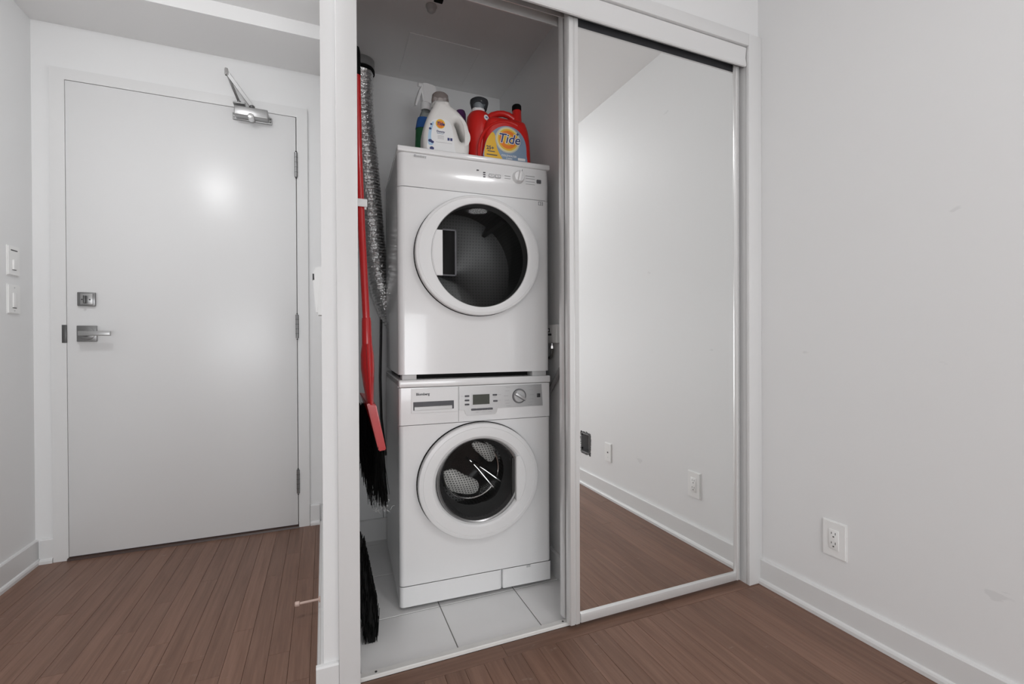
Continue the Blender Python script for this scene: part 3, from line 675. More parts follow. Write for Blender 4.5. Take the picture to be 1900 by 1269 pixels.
# porthole door
wd = obj('door', lathe_y(bmesh.new(), [(0.2235, -0.003), (0.2250, -0.008), (0.2248, -0.027), (0.2225, -0.0310), (0.2150, -0.0330), (0.2095, -0.0335), (0.2085, -0.0322), (0.2075, -0.0335), (0.190, -0.0345), (0.176, -0.0345), (0.1735, -0.0325), (0.168, -0.029), (0.163, -0.021), (0.160, -0.012), (0.160, 0.020)], 0.2955, 0.4485, 96, sx=1.035, sz=0.965), 'applsat', wm, ang=25)
bm = bmesh.new(); lathe_y(bm, [(0.2275, -0.0005), (0.2275, -0.0055), (0.2190, -0.0055), (0.2190, -0.0005)], 0.2955, 0.4485, 96, sx=1.035, sz=0.965, closed=True); obj('gasket', bm, 'black', wd)
bm = bmesh.new(); lathe_y(bm, [(0.1635, -0.020), (0.158, -0.0235), (0.153, -0.020), (0.150, -0.004), (0.149, 0.018)], 0.2940, 0.4520, 72); obj('glass_rim', bm, 'rim_metal', wd)
bm = bmesh.new(); lathe_y(bm, [(0.151, -0.006), (0.149, 0.010), (0.140, 0.055), (0.128, 0.080), (0.10, 0.094), (0.05, 0.098), (0, 0.098)], 0.2940, 0.4520, 64); obj('glass_bowl', bm, 'glass_washer', wd)
seg = segment(0.2955, 0.4485, 0.176, 0.170, 0.4345, 1, 0.360, 0.530)
hb = prism(bmesh.new(), seg, -0.040, -0.010); bmesh.ops.bevel(hb, geom=[e for e in hb.edges if all(v.co.y < -0.03 for v in e.verts)], offset=0.003, segments=2, affect='EDGES')
obj('handle', hb, 'applw', wd)
obj('handle_pocket', prism(bmesh.new(), [(0.4345, 0.364), (0.4345, 0.526), (0.424, 0.520), (0.424, 0.370)], -0.020, -0.006), 'dark', wd)
dm = obj('drum', drum(0.292, 0.452, 0.225, 0.075, 0.40), 'drum_steel', wm)
bm = bmesh.new(); lathe_y(bm, [(0.178, 0.006), (0.172, 0.03), (0.180, 0.045), (0.174, 0.062), (0.205, 0.078), (0.226, 0.078)], 0.292, 0.452, 64); obj('door_boot', bm, 'lightgrey', wm)
yq = 0.222
bm = bmesh.new(); lathe_y(bm, [(0.1275, yq-0.004), (0.1275, yq+0.004), (0.0, yq+0.004), (0.0, yq-0.0015), (0.1225, yq-0.0015), (0.1225, yq-0.004)], 0.322, 0.425, 64); bp_ = obj('back_plate', bm, 'gloss_black', dm)
bm = bmesh.new(); lathe_y(bm, [(0.1225+0.0045*math.cos(a_*PI/4), yq-0.006+0.0045*math.sin(a_*PI/4)) for a_ in range(8)], 0.322, 0.425, 64, closed=True); obj('chrome_ring', bm, 'chrome', bp_)
def patch(pts):
    q = smooth_pts(pts, 3); cx_ = sum(p[0] for p in q)/len(q); cz_ = sum(p[1] for p in q)/len(q)
    bm = bmesh.new(); uv = bm.loops.layers.uv.new('uv'); rings = []
    for f_, d_ in ((1.0, 0.0), (0.97, 0.004), (0.7, 0.010), (0.35, 0.014)): rings.append([bm.verts.new((cx_+(x-cx_)*f_, yq-0.002-d_, cz_+(z-cz_)*f_)) for x, z in q])
    n_ = len(q)
    for a, b in zip(rings, rings[1:]):
        for k in range(n_): bm.faces.new((a[k], a[(k+1) % n_], b[(k+1) % n_], b[k]))
    bm.faces.new(rings[-1])
    for f_ in bm.faces:
        for l in f_.loops: l[uv].uv = (l.vert.co.x*0.8+l.vert.co.z*0.3, l.vert.co.z)
    return bm
obj('perforated_plate', patch([(0.204, 0.42), (0.22, 0.432), (0.25, 0.433), (0.292, 0.406), (0.350, 0.373), (0.354, 0.330), (0.317, 0.318), (0.252, 0.334), (0.218, 0.361)]), 'drum_patch', bp_)
obj('perforated_plate', patch([(0.327, 0.535), (0.353, 0.540), (0.396, 0.535), (0.425, 0.511), (0.432, 0.477), (0.418, 0.450), (0.396, 0.453), (0.361, 0.485), (0.335, 0.511)]), 'drum_patch', bp_)
for a, b in (((0.311, 0.471), (0.404, 0.356)), ((0.335, 0.452), (0.436, 0.378))):
    bm = bmesh.new(); tube(bm, [(a[0], yq-0.030, a[1]), ((a[0]*2+b[0])/3, yq-0.045, (a[1]*2+b[1])/3+0.003), (b[0], yq-0.060, b[1])], [0.003, 0.0026, 0.0045], 10); obj('lifter_edge', bm, 'chrome', dm)
bm = prism(bmesh.new(), [(0.300, 0.470), (0.345, 0.455), (0.440, 0.382), (0.405, 0.350)], yq-0.040, yq-0.006); obj('lifter', bm, 'gloss_black', dm)

# ---- dryer
dy = thing('clothes_dryer', 'white clothes dryer stacked on top of the washing machine', 'dryer', (WLOC[0], WLOC[1], 0.8515), WT)
ZB = 0.8515
lz = lambda z: z - ZB
obj('cabinet', cabinet(lz(0.853), lz(1.654), 0.505), 'applw', dy, smooth=False)
obj('front_panel', rounded_sheet(lz(0.8525), lz(1.5305), R=0.024, hole=(0.300, lz(1.293), 0.200, 0.196)), 'applw', dy)
yb = lambda z: -0.004*math.sin(PI*min(1, max(0, (z-lz(1.532))/(lz(1.655)-lz(1.532))))) + 0.004*((z-lz(1.532))/0.123)
dp = obj('control_panel', rounded_sheet(lz(1.5325), lz(1.655), R=0.026, yprof=yb, nz=12), 'applw', dy)
obj('lid', bbox(-0.001, WD_+0.001, -0.004, 0.508, lz(1.6555), lz(1.6765), 0.005, 3), 'applw', dy)
obj('seam', bbox(0.10, WD_-0.02, -0.0004, 0.006, lz(1.5304), lz(1.5327)), 'grey', dy, smooth=False)
for x in (0.012, 0.519):
    obj('stacking_bracket', bbox(x, x+0.052 if x < 0.1 else x+0.06, 0.004, 0.06, lz(0.8336), lz(0.8525), 0.002), 'lightgrey', dy)
obj('stacking_bracket', bbox(0.02, 0.575, 0.06, 0.50, lz(0.8336), lz(0.8525)), 'black', dy, smooth=False)
yk = -0.005
bm = bmesh.new(); lathe_y(bm, [(0.0, yk-0.016), (0.019, yk-0.015), (0.022, yk-0.010), (0.0245, yk+0.006)], 0.460, lz(1.611), 32); kd = obj('dial', bm, 'applsat', dp)
obj('grip', bbox(-0.0055, 0.0055, yk-0.030, yk-0.012, -0.023, 0.023, 0.003), 'applsat', kd, loc=(0.460, 0, lz(1.611)), rot=(0, math.radians(12), 0))
obj('pointer_mark', bbox(-0.001, 0.001, yk-0.0305, yk-0.020, 0.014, 0.021), 'ink', kd, loc=(0.460, 0, lz(1.611)), rot=(0, math.radians(12), 0), smooth=False)
obj('power_button', bbox(0.538, 0.556, -0.008, 0.004, lz(1.597), lz(1.611), 0.002), 'ink', dp)
for x, z in ((0.296, 1.620), (0.322, 1.614), (0.322, 1.606), (0.322, 1.598)): obj('indicator', bbox(x-0.004, x+0.004, -0.0062, 0.001, lz(z)-0.0012, lz(z)+0.0012), 'ink', dp, smooth=False)
for x in (0.350, 0.376):
    obj('button', bbox(x-0.010, x+0.010, -0.0075, 0.0, lz(1.605)-0.005, lz(1.605)+0.005, 0.002), 'applsat', dp)
    bm = bmesh.new()
    for a, b, c, d in ((-0.010, 0.010, 0.005, 0.0056), (-0.010, 0.010, -0.0056, -0.005), (-0.0106, -0.010, -0.0056, 0.0056), (0.010, 0.0106, -0.0056, 0.0056), (-0.004, 0.004, -0.0012, 0.0012)): box(bm, x+a, x+b, -0.0079, -0.005, lz(1.605)+c, lz(1.605)+d)
    obj('button_outline', bm, 'paleink', dp, smooth=False)
bm = bmesh.new()
for z in (1.622, 1.612, 1.600, 1.590): box(bm, 0.492, 0.530, -0.0040, 0.001, lz(z)-0.0006, lz(z)+0.0006)
for z in (1.612, 1.602): box(bm, 0.404, 0.428, -0.0044, 0.001, lz(z)-0.0006, lz(z)+0.0006)
tag(obj('printed_legend', bm, 'paleink', dp, smooth=False), kind='stuff')
txt(dp, 'lettering', 'Blomberg', 0.0115, 0.080, -0.0022, lz(1.6445), 'paleink', bold=0.0002)
bm = bmesh.new()
for a, b, c, d in ((-0.009, 0.009, 0.006, 0.0072), (-0.009, 0.009, -0.0072, -0.006), (-0.0095, -0.008, -0.0072, 0.0072), (0.008, 0.0095, -0.0072, 0.0072), (-0.0008, 0.0008, -0.006, 0.006), (0.001, 0.008, -0.0006, 0.0006)): box(bm, 0.556+a, 0.556+b, -0.0006, 0.003, lz(1.519)+c, lz(1.519)+d)
obj('printed_symbol', bm, 'ink', dy, smooth=False)
# door: wide white ring, dark round window, white grip with black pocket
DCX, DCZ = 0.297, lz(1.2925)
dd = obj('door', lathe_y(bmesh.new(), [(0.2275, -0.003), (0.2290, -0.008), (0.2288, -0.029), (0.2268, -0.0325), (0.2225, -0.0345), (0.2195, -0.0350), (0.2185, -0.0338), (0.2175, -0.0350), (0.2050, -0.0355), (0.1965, -0.0355), (0.1930, -0.0345), (0.191, -0.031), (0.191, 0.02)], DCX, DCZ, 96, sx=1.05, sz=0.978), 'applsat', dy, ang=25)
# the window opening is a true circle: squeeze the inner rings back
for v in dd.data.vertices:
    dx, dz = v.co.x-DCX, v.co.z-DCZ; rr = math.hypot(dx/1.05, dz/0.978)
    f = max(0.0, min(1.0, (0.212-rr)/0.014))
    v.co.x = DCX + dx*(1-f*(1-0.975/1.05)) + f*0.004; v.co.z = DCZ + dz*(1-f*(1-1.005/0.978))
bm = bmesh.new(); lathe_y(bm, [(0.2310, -0.0005), (0.2310, -0.0050), (0.2230, -0.0050), (0.2230, -0.0005)], DCX, DCZ, 96, sx=1.05, sz=0.978, closed=True); obj('gasket', bm, 'black', dd)
bm = bmesh.new(); lathe_y(bm, [(0.1925, -0.0295), (0.17, -0.0325), (0.12, -0.0345), (0.06, -0.0355), (0, -0.036)], DCX+0.004, DCZ, 72, sx=0.975, sz=1.005); obj('window_glass', bm, 'glass_dryer', dd)
seg = segment(DCX+0.004, DCZ, 0.1875, 0.192, 0.1535, -1, lz(1.211), lz(1.375))
hb = prism(bmesh.new(), seg, -0.041, -0.012); bmesh.ops.recalc_face_normals(hb, faces=hb.faces[:]); bmesh.ops.bevel(hb, geom=[e for e in hb.edges if all(v.co.y < -0.03 for v in e.verts)], offset=0.003, segments=2, affect='EDGES')
obj('handle', hb, 'applw', dd)
pk = obj('handle_pocket', bbox(0.1535, 0.201, -0.0375, 0.0, lz(1.213), lz(1.377), 0.004), 'pocket', dd)
bm = bmesh.new()
for a, b, c, d in ((0.1535, 0.204, lz(1.374), lz(1.379)), (0.1535, 0.204, lz(1.210), lz(1.215)), (0.198, 0.204, lz(1.210), lz(1.379))): box(bm, a, b, -0.0395, -0.03, c, d)
obj('pocket_frame', bm, 'ink', pk, smooth=False)
dm = obj('drum', drum(0.300, lz(1.293), 0.262, 0.075, 0.40), 'drum_dryer', dy)
bm = bmesh.new(); lathe_y(bm, [(0.200, 0.002), (0.196, 0.03), (0.215, 0.06), (0.263, 0.076)], 0.300, lz(1.293), 64); obj('drum_throat', bm, 'grey', dy)
for a in (0.9, 0.9+2*PI/3, 0.9+4*PI/3):
    bm = bmesh.new(); ca, sa = math.cos(a), math.sin(a)
    prism(bm, [(0.300 + r*ca - q*sa, lz(1.293) + r*sa + q*ca) for q, r in ((-0.02, 0.262), (-0.008, 0.215), (0.008, 0.215), (0.02, 0.262))], 0.10, 0.39); obj('lifter', bm, 'grey', dm)

# ------------------------------------------------------------------ bottles on the dryer
ZT = 1.6768
def setmat(o, m): return o
# white jug with a clear pink-grey cap
jx, jy = 0.440, 0.425
wj = thing('detergent_jug', 'white detergent jug with clear cap on the dryer', 'detergent jug', (jx, jy, ZT), -0.04)
out = [(-0.082, 0.003), (-0.088, 0.03), (-0.089, 0.065), (-0.087, 0.086), (-0.079, 0.122), (-0.068, 0.153), (-0.054, 0.180), (-0.047, 0.196), (-0.036, 0.212), (0.010, 0.216), (0.019, 0.200), (0.040, 0.188), (0.065, 0.166), (0.084, 0.139), (0.091, 0.109), (0.092, 0.07), (0.090, 0.03), (0.082, 0.003), (0.03, 0.0), (-0.03, 0.0)]
hole = [(0.032, 0.131), (0.040, 0.140), (0.051, 0.133), (0.062, 0.105), (0.070, 0.085), (0.066, 0.070), (0.056, 0.070), (0.049, 0.085), (0.040, 0.113)]
obj('body', puffed([out, hole], 0.046, 0.022), 'jugwhite', wj, ang=60)
bm = bmesh.new(); lathe_z(bm, [(0.034, 0.196), (0.034, 0.212), (0.031, 0.216), (0.020, 0.220), (0.014, 0.226), (0.012, 0.236), (0.0, 0.236)], -0.016, 0, 32); obj('neck', bm, 'jugwhite', wj)
bm = bmesh.new(); lathe_z(bm, [(0.0335, 0.2165), (0.0335, 0.230), (0.031, 0.248), (0.026, 0.253), (0.0, 0.254), ], -0.016, 0, 32); obj('cap', bm, 'clearcap', wj)
yl = -0.0472
def disc(t, name, m, x, z, r, y, sx=1.0, sz=1.0, th=0.0005):
    bm = bmesh.new(); lathe_y(bm, [(0, y-th), (r, y-th), (r, y+th), (0, y+th)], x, z, 32, sx, sz); return obj(name, bm, m, t, smooth=False)
fl_ = obj('front_label', prism(bmesh.new(), smooth_pts([(-0.068, 0.012), (-0.074, 0.05), (-0.068, 0.10), (-0.055, 0.128), (-0.028, 0.138), (0.005, 0.134), (0.020, 0.11), (0.026, 0.07), (0.030, 0.03), (0.028, 0.012)], 3), yl-0.0002, yl+0.002), 'white', wj, smooth=False)
obj('swirl', prism(bmesh.new(), smooth_pts([(-0.070, 0.035), (-0.072, 0.065), (-0.066, 0.100), (-0.055, 0.122), (-0.050, 0.118), (-0.058, 0.09), (-0.060, 0.06), (-0.052, 0.038)], 3), yl-0.0006, yl), 'skyblue', fl_, smooth=False)
for x, z, r in ((-0.064, 0.095, 0.005), (-0.060, 0.112, 0.004), (-0.064, 0.050, 0.007), (-0.056, 0.046, 0.006), (-0.058, 0.022, 0.008)): disc(fl_, 'petal', 'navy', x, z, r, yl-0.0010, 1, 0.8)
disc(fl_, 'roundel', 'yellow', -0.025, 0.118, 0.0175, yl-0.0010); disc(fl_, 'roundel', 'orange', -0.025, 0.116, 0.0130, yl-0.0018)
txt(fl_, 'lettering', 'Tide', 0.0165, -0.025, yl-0.0030, 0.117, 'navy', shear=0.2, bold=0.0005)
txt(fl_, 'lettering', 'Downy', 0.0105, -0.024, yl-0.0012, 0.0885, 'navy', bold=0.0002)
obj('print_line', bbox(-0.038, -0.014, yl-0.0009, yl, 0.0805, 0.0825), 'steelblue', fl_, smooth=False)
for x in (0.006, 0.0165): obj('pictogram', bbox(x-0.004, x+0.004, yl-0.0014, yl, 0.0595, 0.0695), 'navy', fl_, smooth=False)
bm = bmesh.new()
for z in (0.074, 0.070, 0.066, 0.062): box(bm, -0.036, -0.012, yl-0.0009, yl, z-0.0004, z+0.0004)
box(bm, -0.042, 0.02, yl-0.0009, yl, 0.0485, 0.0493)
tag(obj('fine_print', bm, 'paleink', fl_, smooth=False), kind='stuff')

# red jug: pour column at the left, arched handle, black-capped post at the right
rx, ry = 0.672, 0.445
rj = thing('detergent_jug', 'large red detergent jug with round yellow and blue label on the dryer', 'detergent jug', (rx, ry, ZT), -0.04)
out = [(-0.074, 0.004), (-0.078, 0.06), (-0.076, 0.12), (-0.068, 0.165), (-0.050, 0.192), (-0.020, 0.198), (0.030, 0.196), (0.070, 0.196), (0.096, 0.192), (0.106, 0.178), (0.117, 0.144), (0.123, 0.100), (0.125, 0.05), (0.121, 0.004), (0.06, 0.0), (-0.01, 0.0)]
obj('body', puffed([out], 0.062, 0.026), 'redjug', rj, ang=60)
hp = [(-0.052, 0.188), (-0.044, 0.206), (-0.026, 0.222), (-0.002, 0.233), (0.022, 0.237), (0.044, 0.234), (0.062, 0.225), (0.078, 0.214)]
bm = bmesh.new(); tube(bm, [(x, 0, z) for x, z in hp], [0.016, 0.015, 0.0135, 0.0125, 0.0125, 0.013, 0.0145, 0.016], 16); obj('handle', bm, 'redjug', rj)
bm = bmesh.new(); lathe_z(bm, [(0.024, 0.165), (0.022, 0.20), (0.0195, 0.225), (0.0185, 0.256), (0, 0.256)], 0.0815, 0, 28, sy=1.15); obj('post', bm, 'redjug', rj)
bm = bmesh.new(); lathe_z(bm, [(0.0, 0.0), (0.046, 0.002), (0.050, 0.008), (0.050, 0.19), (0.047, 0.208), (0.038, 0.222), (0.029, 0.228), (0.0, 0.229)], -0.080, 0.012, 36); obj('pour_column', bm, 'redjug', rj)
bm = bmesh.new(); lathe_z(bm, [(0.027, 0.226), (0.027, 0.240), (0.024, 0.243), (0.022, 0.258), (0.013, 0.268), (0, 0.268)], -0.082, 0.012, 28); obj('spout', bm, 'white', rj)
bm = bmesh.new(); lathe_z(bm, [(0.029, 0.238), (0.032, 0.245), (0.038, 0.268), (0.037, 0.277), (0.030, 0.282), (0.0, 0.284)], -0.078, 0.012, 32); obj('measuring_cap', bm, 'smokecap', rj)
bm = bmesh.new(); lathe_z(bm, [(0.0170, 0.2565), (0.0195, 0.2570), (0.0195, 0.276), (0.017, 0.280), (0, 0.280)], 0.0815, 0, 28, sy=1.1); obj('post_cap', bm, 'black', rj)
yr = -0.0632
bm = bmesh.new(); arc = []
for k in range(25):
    a = PI*(1.02 - 0.64*k/24); arc.append((0.018 + 0.118*math.cos(a), yr+0.004, 0.045 + 0.131*math.sin(a)))
tube(bm, [(-0.100, yr+0.004, 0.01)] + arc, 0.006, 10); obj('raised_rim', bm, 'redjug', rj)
lab = smooth_pts([(-0.078, 0.018), (-0.078, 0.060), (-0.066, 0.098), (-0.040, 0.132), (-0.010, 0.152), (0.022, 0.158), (0.056, 0.150), (0.082, 0.128), (0.097, 0.094), (0.100, 0.05), (0.096, 0.018), (0.01, 0.014)], 3)
rl = obj('front_label', prism(bmesh.new(), lab, yr-0.0004, yr+0.003), 'steelblue', rj, smooth=False)
obj('label_panel', prism(bmesh.new(), smooth_pts([(-0.077, 0.020), (-0.077, 0.060), (-0.066, 0.096), (-0.044, 0.126), (-0.030, 0.100), (-0.028, 0.07), (-0.018, 0.045), (-0.004, 0.020), (-0.04, 0.018)], 3), yr-0.0008, yr), 'yellow', rl, smooth=False)
obj('label_band', bbox(-0.074, 0.095, yr-0.0009, yr, 0.0145, 0.020), 'navy', rl, smooth=False)
obj('white_strip', bbox(0.062, 0.094, yr-0.0012, yr, 0.026, 0.036), 'white', rl, smooth=False)
disc(rl, 'roundel', 'lightgrey', 0.019, 0.102, 0.0530, yr-0.0012); disc(rl, 'roundel', 'paleyellow', 0.019, 0.102, 0.0490, yr-0.0020)
disc(rl, 'roundel', 'yellow', 0.019, 0.102, 0.0430, yr-0.0028); disc(rl, 'roundel', 'orange', 0.019, 0.102, 0.0360, yr-0.0036); disc(rl, 'roundel', 'yellow', 0.019, 0.102, 0.022, yr-0.0044)
txt(rl, 'lettering', 'Tide', 0.0520, 0.022, yr-0.0054, 0.103, 'white', shear=0.22, bold=0.0026)
txt(rl, 'lettering', 'Tide', 0.0520, 0.022, yr-0.0064, 0.103, 'navy', shear=0.22, bold=0.0004)
txt(rl, 'lettering', '+', 0.022, 0.060, yr-0.0030, 0.128, 'navy', bold=0.0006)
txt(rl, 'lettering', '25+', 0.020, -0.055, yr-0.0012, 0.061, 'ink', bold=0.0007)
obj('print_line', bbox(-0.066, -0.036, yr-0.0012, yr, 0.0465, 0.0500), 'ink', rl, smooth=False)
obj('print_line', bbox(-0.070, -0.026, yr-0.0012, yr, 0.0325, 0.0365), 'ink', rl, smooth=False)
txt(rl, 'lettering', 'COLDWATER', 0.0105, 0.024, yr-0.0016, 0.038, 'white', bold=0.0002)
txt(rl, 'lettering', 'CLEAN', 0.0085, 0.024, yr-0.0016, 0.0275, 'white', bold=0.0002)
bm = bmesh.new(); lathe_y(bm, [(0, -0.0010), (0.011, -0.0008), (0.011, 0.0015), (0, 0.0015)], 0, 0, 24); bd = obj('badge', bm, 'white', rj, loc=(-0.062, -0.036, 0.192), rot=(-0.15, 0, 0.33), smooth=False)
txt(bd, 'lettering', 'HE', 0.009, 0, -0.0014, 0, 'blue', bold=0.0003)

# clear spray bottle behind, standing a little askew
sb = thing('spray_bottle', 'clear spray bottle with white trigger and blue green label on the dryer', 'spray bottle', (0.408, 0.62, ZT), 0.3)
bm = bmesh.new(); lathe_z(bm, [(0.0, 0.0), (0.046, 0.0), (0.050, 0.006), (0.050, 0.06), (0.046, 0.10), (0.043, 0.17), (0.038, 0.22), (0.026, 0.255), (0.017, 0.275), (0.016, 0.290), (0.0, 0.290)], 0, 0, 32, sy=0.7); obj('body', bm, 'clearbottle', sb)
bm = bmesh.new(); lathe_z(bm, [(0.0460, 0.192), (0.0405, 0.225), (0.036, 0.240)], 0, 0, 32, sy=0.72); obj('blue_label', bm, 'blue', sb)
bm = bmesh.new(); lathe_z(bm, [(0.0505, 0.085), (0.0478, 0.12), (0.0450, 0.18), (0.0445, 0.191)], 0, 0, 32, sy=0.72); obj('green_label', bm, 'green', sb)
bm = bmesh.new(); lathe_z(bm, [(0.019, 0.278), (0.021, 0.281), (0.021, 0.306), (0.018, 0.310), (0.0, 0.311)], 0, 0, 24); obj('collar', bm, 'white', sb)
hd = prism(bmesh.new(), [(-0.018, 0.306), (0.020, 0.306), (0.038, 0.340), (0.046, 0.385), (0.036, 0.394), (-0.004, 0.392), (-0.022, 0.384), (-0.024, 0.36)], -0.014, 0.014)
bmesh.ops.bevel(hd, geom=hd.edges[:], offset=0.004, segments=2, affect='EDGES'); obj('spray_head', hd, 'white', sb)
hd = prism(bmesh.new(), [(-0.022, 0.372), (-0.033, 0.352), (-0.046, 0.312), (-0.052, 0.285), (-0.047, 0.283), (-0.036, 0.310), (-0.022, 0.348)], -0.008, 0.008)
obj('trigger', hd, 'white', sb)
hd = bmesh.new(); tube(hd, [(-0.020, 0, 0.380), (-0.036, 0, 0.378)], 0.008, 12); obj('nozzle', hd, 'white', sb)
# dark purple bottle between the jugs
pb = thing('cleaner_bottle', 'dark purple bottle half hidden between the two detergent jugs', 'bottle', (0.560, 0.60, ZT), 0.1)
bm = bmesh.new(); lathe_z(bm, [(0.0, 0.0), (0.040, 0.0), (0.043, 0.006), (0.043, 0.17), (0.038, 0.205), (0.024, 0.228), (0.019, 0.236), (0.0, 0.236)], 0, 0, 32, sy=0.65); obj('body', bm, 'navy', pb)
bm = bmesh.new(); lathe_z(bm, [(0.021, 0.234), (0.024, 0.238), (0.023, 0.280), (0.018, 0.294), (0.0, 0.298)], -0.004, 0, 24); obj('cap', bm, 'purple', pb)

# ------------------------------------------------------------------ exhaust duct
dt = thing('exhaust_duct', 'crinkled silver foil exhaust duct running from closet ceiling down behind the dryer', 'duct', (0.172, 0.915, ZCC))
P = [(0.0, 0, -0.002), (-0.002, 0, -0.22), (0.018, 0, -0.45), (0.034, 0.002, -0.66), (0.052, 0.004, -0.88), (0.082, 0.006, -1.06), (0.150, 0.006, -1.22), (0.26, 0.004, -1.30), (0.36, 0.0, -1.31)]
P = [Vector(p) for p in P]; path = []
for i in range(len(P)-1):
    p0, p1, p2, p3 = P[max(i-1, 0)], P[i], P[i+1], P[min(i+2, len(P)-1)]
    for k_ in range(24):
        t_ = k_/24; path.append(0.5*((2*p1) + (p2-p0)*t_ + (2*p0-5*p1+4*p2-p3)*t_*t_ + (3*p1-p0-3*p2+p3)*t_**3))
# even spacing: one crest every 14 mm
step = 0.0035; pts = [path[0]]; acc = 0
for a, b in zip(path, path[1:]):
    L_ = (b-a).length; d = step-acc
    while d < L_: pts.append(a + (b-a)*d/L_); d += step
    acc = L_-(d-step)
bm = bmesh.new(); n = 28; rings = []; rr = random.Random(3)
u, v = frame_of(pts[1]-pts[0]); ph = [rr.uniform(0, 6.3) for _ in range(n)]
for i, p in enumerate(pts):
    tdir = (pts[min(i+1, len(pts)-1)] - pts[max(i-1, 0)]).normalized(); u = (u - tdir*u.dot(tdir)).normalized(); v = tdir.cross(u)
    base = 0.0505 + (0.0025 if i % 4 == 0 else (-0.003 if i % 4 == 2 else 0))
    ring = []
    for k_ in range(n):
        r_ = base + rr.uniform(-0.0013, 0.0013) + 0.0009*math.sin(ph[k_] + i*0.9)
        ring.append(bm.verts.new(p + (u*math.cos(2*PI*k_/n) + v*math.sin(2*PI*k_/n))*r_ + tdir*rr.uniform(-0.0006, 0.0006)))
    rings.append(ring)
for a, b in zip(rings, rings[1:]):
    for k_ in range(n): bm.faces.new((a[k_], a[(k_+1) % n], b[(k_+1) % n], b[k_]))
obj('foil_hose', bm, 'foil', dt, ang=20)
bm = bmesh.new(); lathe_z(bm, [(0.052, -0.001), (0.0560, -0.001), (0.0560, -0.040), (0.052, -0.042)], 0, 0, 36); obj('ceiling_collar', bm, 'closer', dt)
bm = bmesh.new(); lathe_z(bm, [(0.0555, -0.043), (0.0575, -0.044), (0.0575, -0.057), (0.0555, -0.058), (0.050, -0.050)], 0, 0, 36); obj('clamp_band', bm, 'black', dt)

# ------------------------------------------------------------------ broom hung head-down on the closet's left wall
br = thing('broom', 'red angled broom hanging head down on the closet left side', 'broom', (0.115, 0.25, 0.45))
oz = 0.45; ox, oy = 0.115, 0.25
L3 = lambda x, y, z: (x-ox, y-oy, z-oz)
bm = bmesh.new(); tube(bm, [L3(0.105, 0.25, 1.845), L3(0.1085, 0.25, 1.60), L3(0.117, 0.25, 1.35), L3(0.1300, 0.25, 1.05)], 0.0118, 16); obj('pole', bm, 'red', br)
bm = bmesh.new(); tube(bm, [L3(0.1038, 0.25, 1.935), L3(0.1040, 0.25, 1.92), L3(0.105, 0.25, 1.843)], [0.009, 0.0125, 0.0125], 16); obj('pole_cap', bm, 'black', br)
bm = bmesh.new(); tube(bm, [L3(0.1300, 0.25, 1.052), L3(0.1305, 0.25, 1.040), L3(0.1315, 0.25, 0.985), L3(0.132, 0.25, 0.955)], [0.0135, 0.0150, 0.0160, 0.0165], 16); obj('socket', bm, 'red', br)
# head: two flanks and a rib, narrowing to the waist, then the slanted shoe that holds the bristles
def loft(secs, n=16):
    bm = bmesh.new(); rings = []
    for (x, y, z, hx, hy) in secs: rings.append([bm.verts.new(L3(x + hx*math.cos(2*PI*k/n), y + hy*math.sin(2*PI*k/n), z)) for k in range(n)])
    for a, b in zip(rings, rings[1:]):
        for k in range(n): bm.faces.new((a[k], a[(k+1) % n], b[(k+1) % n], b[k]))
    bm.faces.new(rings[0]); bm.faces.new(rings[-1][::-1]); return bm
obj('head_neck', loft([(0.1320, 0.25, 0.965, 0.0165, 0.018), (0.1325, 0.25, 0.93, 0.021, 0.026), (0.1335, 0.25, 0.885, 0.0215, 0.034), (0.136, 0.25, 0.83, 0.017, 0.040), (0.140, 0.25, 0.775, 0.0115, 0.044), (0.142, 0.25, 0.748, 0.0115, 0.046)]), 'red', br)
bm = bmesh.new(); tube(bm, [L3(0.1330, 0.230, 0.965), L3(0.1335, 0.214, 0.90), L3(0.137, 0.208, 0.82), L3(0.141, 0.204, 0.755)], [0.006, 0.0055, 0.0045, 0.004], 8); obj('rib', bm, 'red', br)
bm = bmesh.new()      # slanted shoe: near edge low, far edge high
secs = [((0.126, 0.152), (0.150, 0.176), 0.200), ((0.122, 0.150), (0.146, 0.172), 0.300), ((0.118, 0.142), (0.138, 0.162), 0.420)]
rings = []
for (ta, tb), (ba, bb), y in secs:
    zt = 0.775 + (y-0.2)*0.06; zb = 0.620 + (y-0.2)*0.42
    rings.append([bm.verts.new(L3(*q)) for q in ((ta, y, zt), (tb+0.003, y, zt-0.005), (bb+0.010, y, zb), (ba+0.012, y, zb-0.003))])
for a, b in zip(rings, rings[1:]):
    for k in range(4): bm.faces.new((a[k], a[(k+1) % 4], b[(k+1) % 4], b[k]))
bm.faces.new(rings[0][::-1]); bm.faces.new(rings[-1])
bmesh.ops.bevel(bm, geom=bm.edges[:], offset=0.003, segments=2, affect='EDGES'); obj('bristle_shoe', bm, 'red', br)
bm = bmesh.new(); rr = random.Random(11)
for i in range(900):
    y = rr.uniform(0.203, 0.415); f = (y-0.2)/0.22; zb = 0.632 + f*0.09
    x0 = 0.172 - 0.018*f + rr.uniform(-0.011, 0.010); ln = rr.uniform(0.16, 0.205)
    if rr.random() < 0.06: ln *= 1.12
    dx = 0.012 - 0.03*rr.random()**3 + rr.gauss(0, 0.003); dy = rr.gauss(0.0, 0.010)
    p0 = L3(x0, y, zb); p1 = L3(x0+dx*0.4, y+dy*0.4, zb-ln*0.5); p2 = L3(max(0.078, x0+dx), y+dy, zb-ln)
    tube(bm, [p0, p1, p2], [0.0013, 0.0012, 0.0008], 3, cap=False)
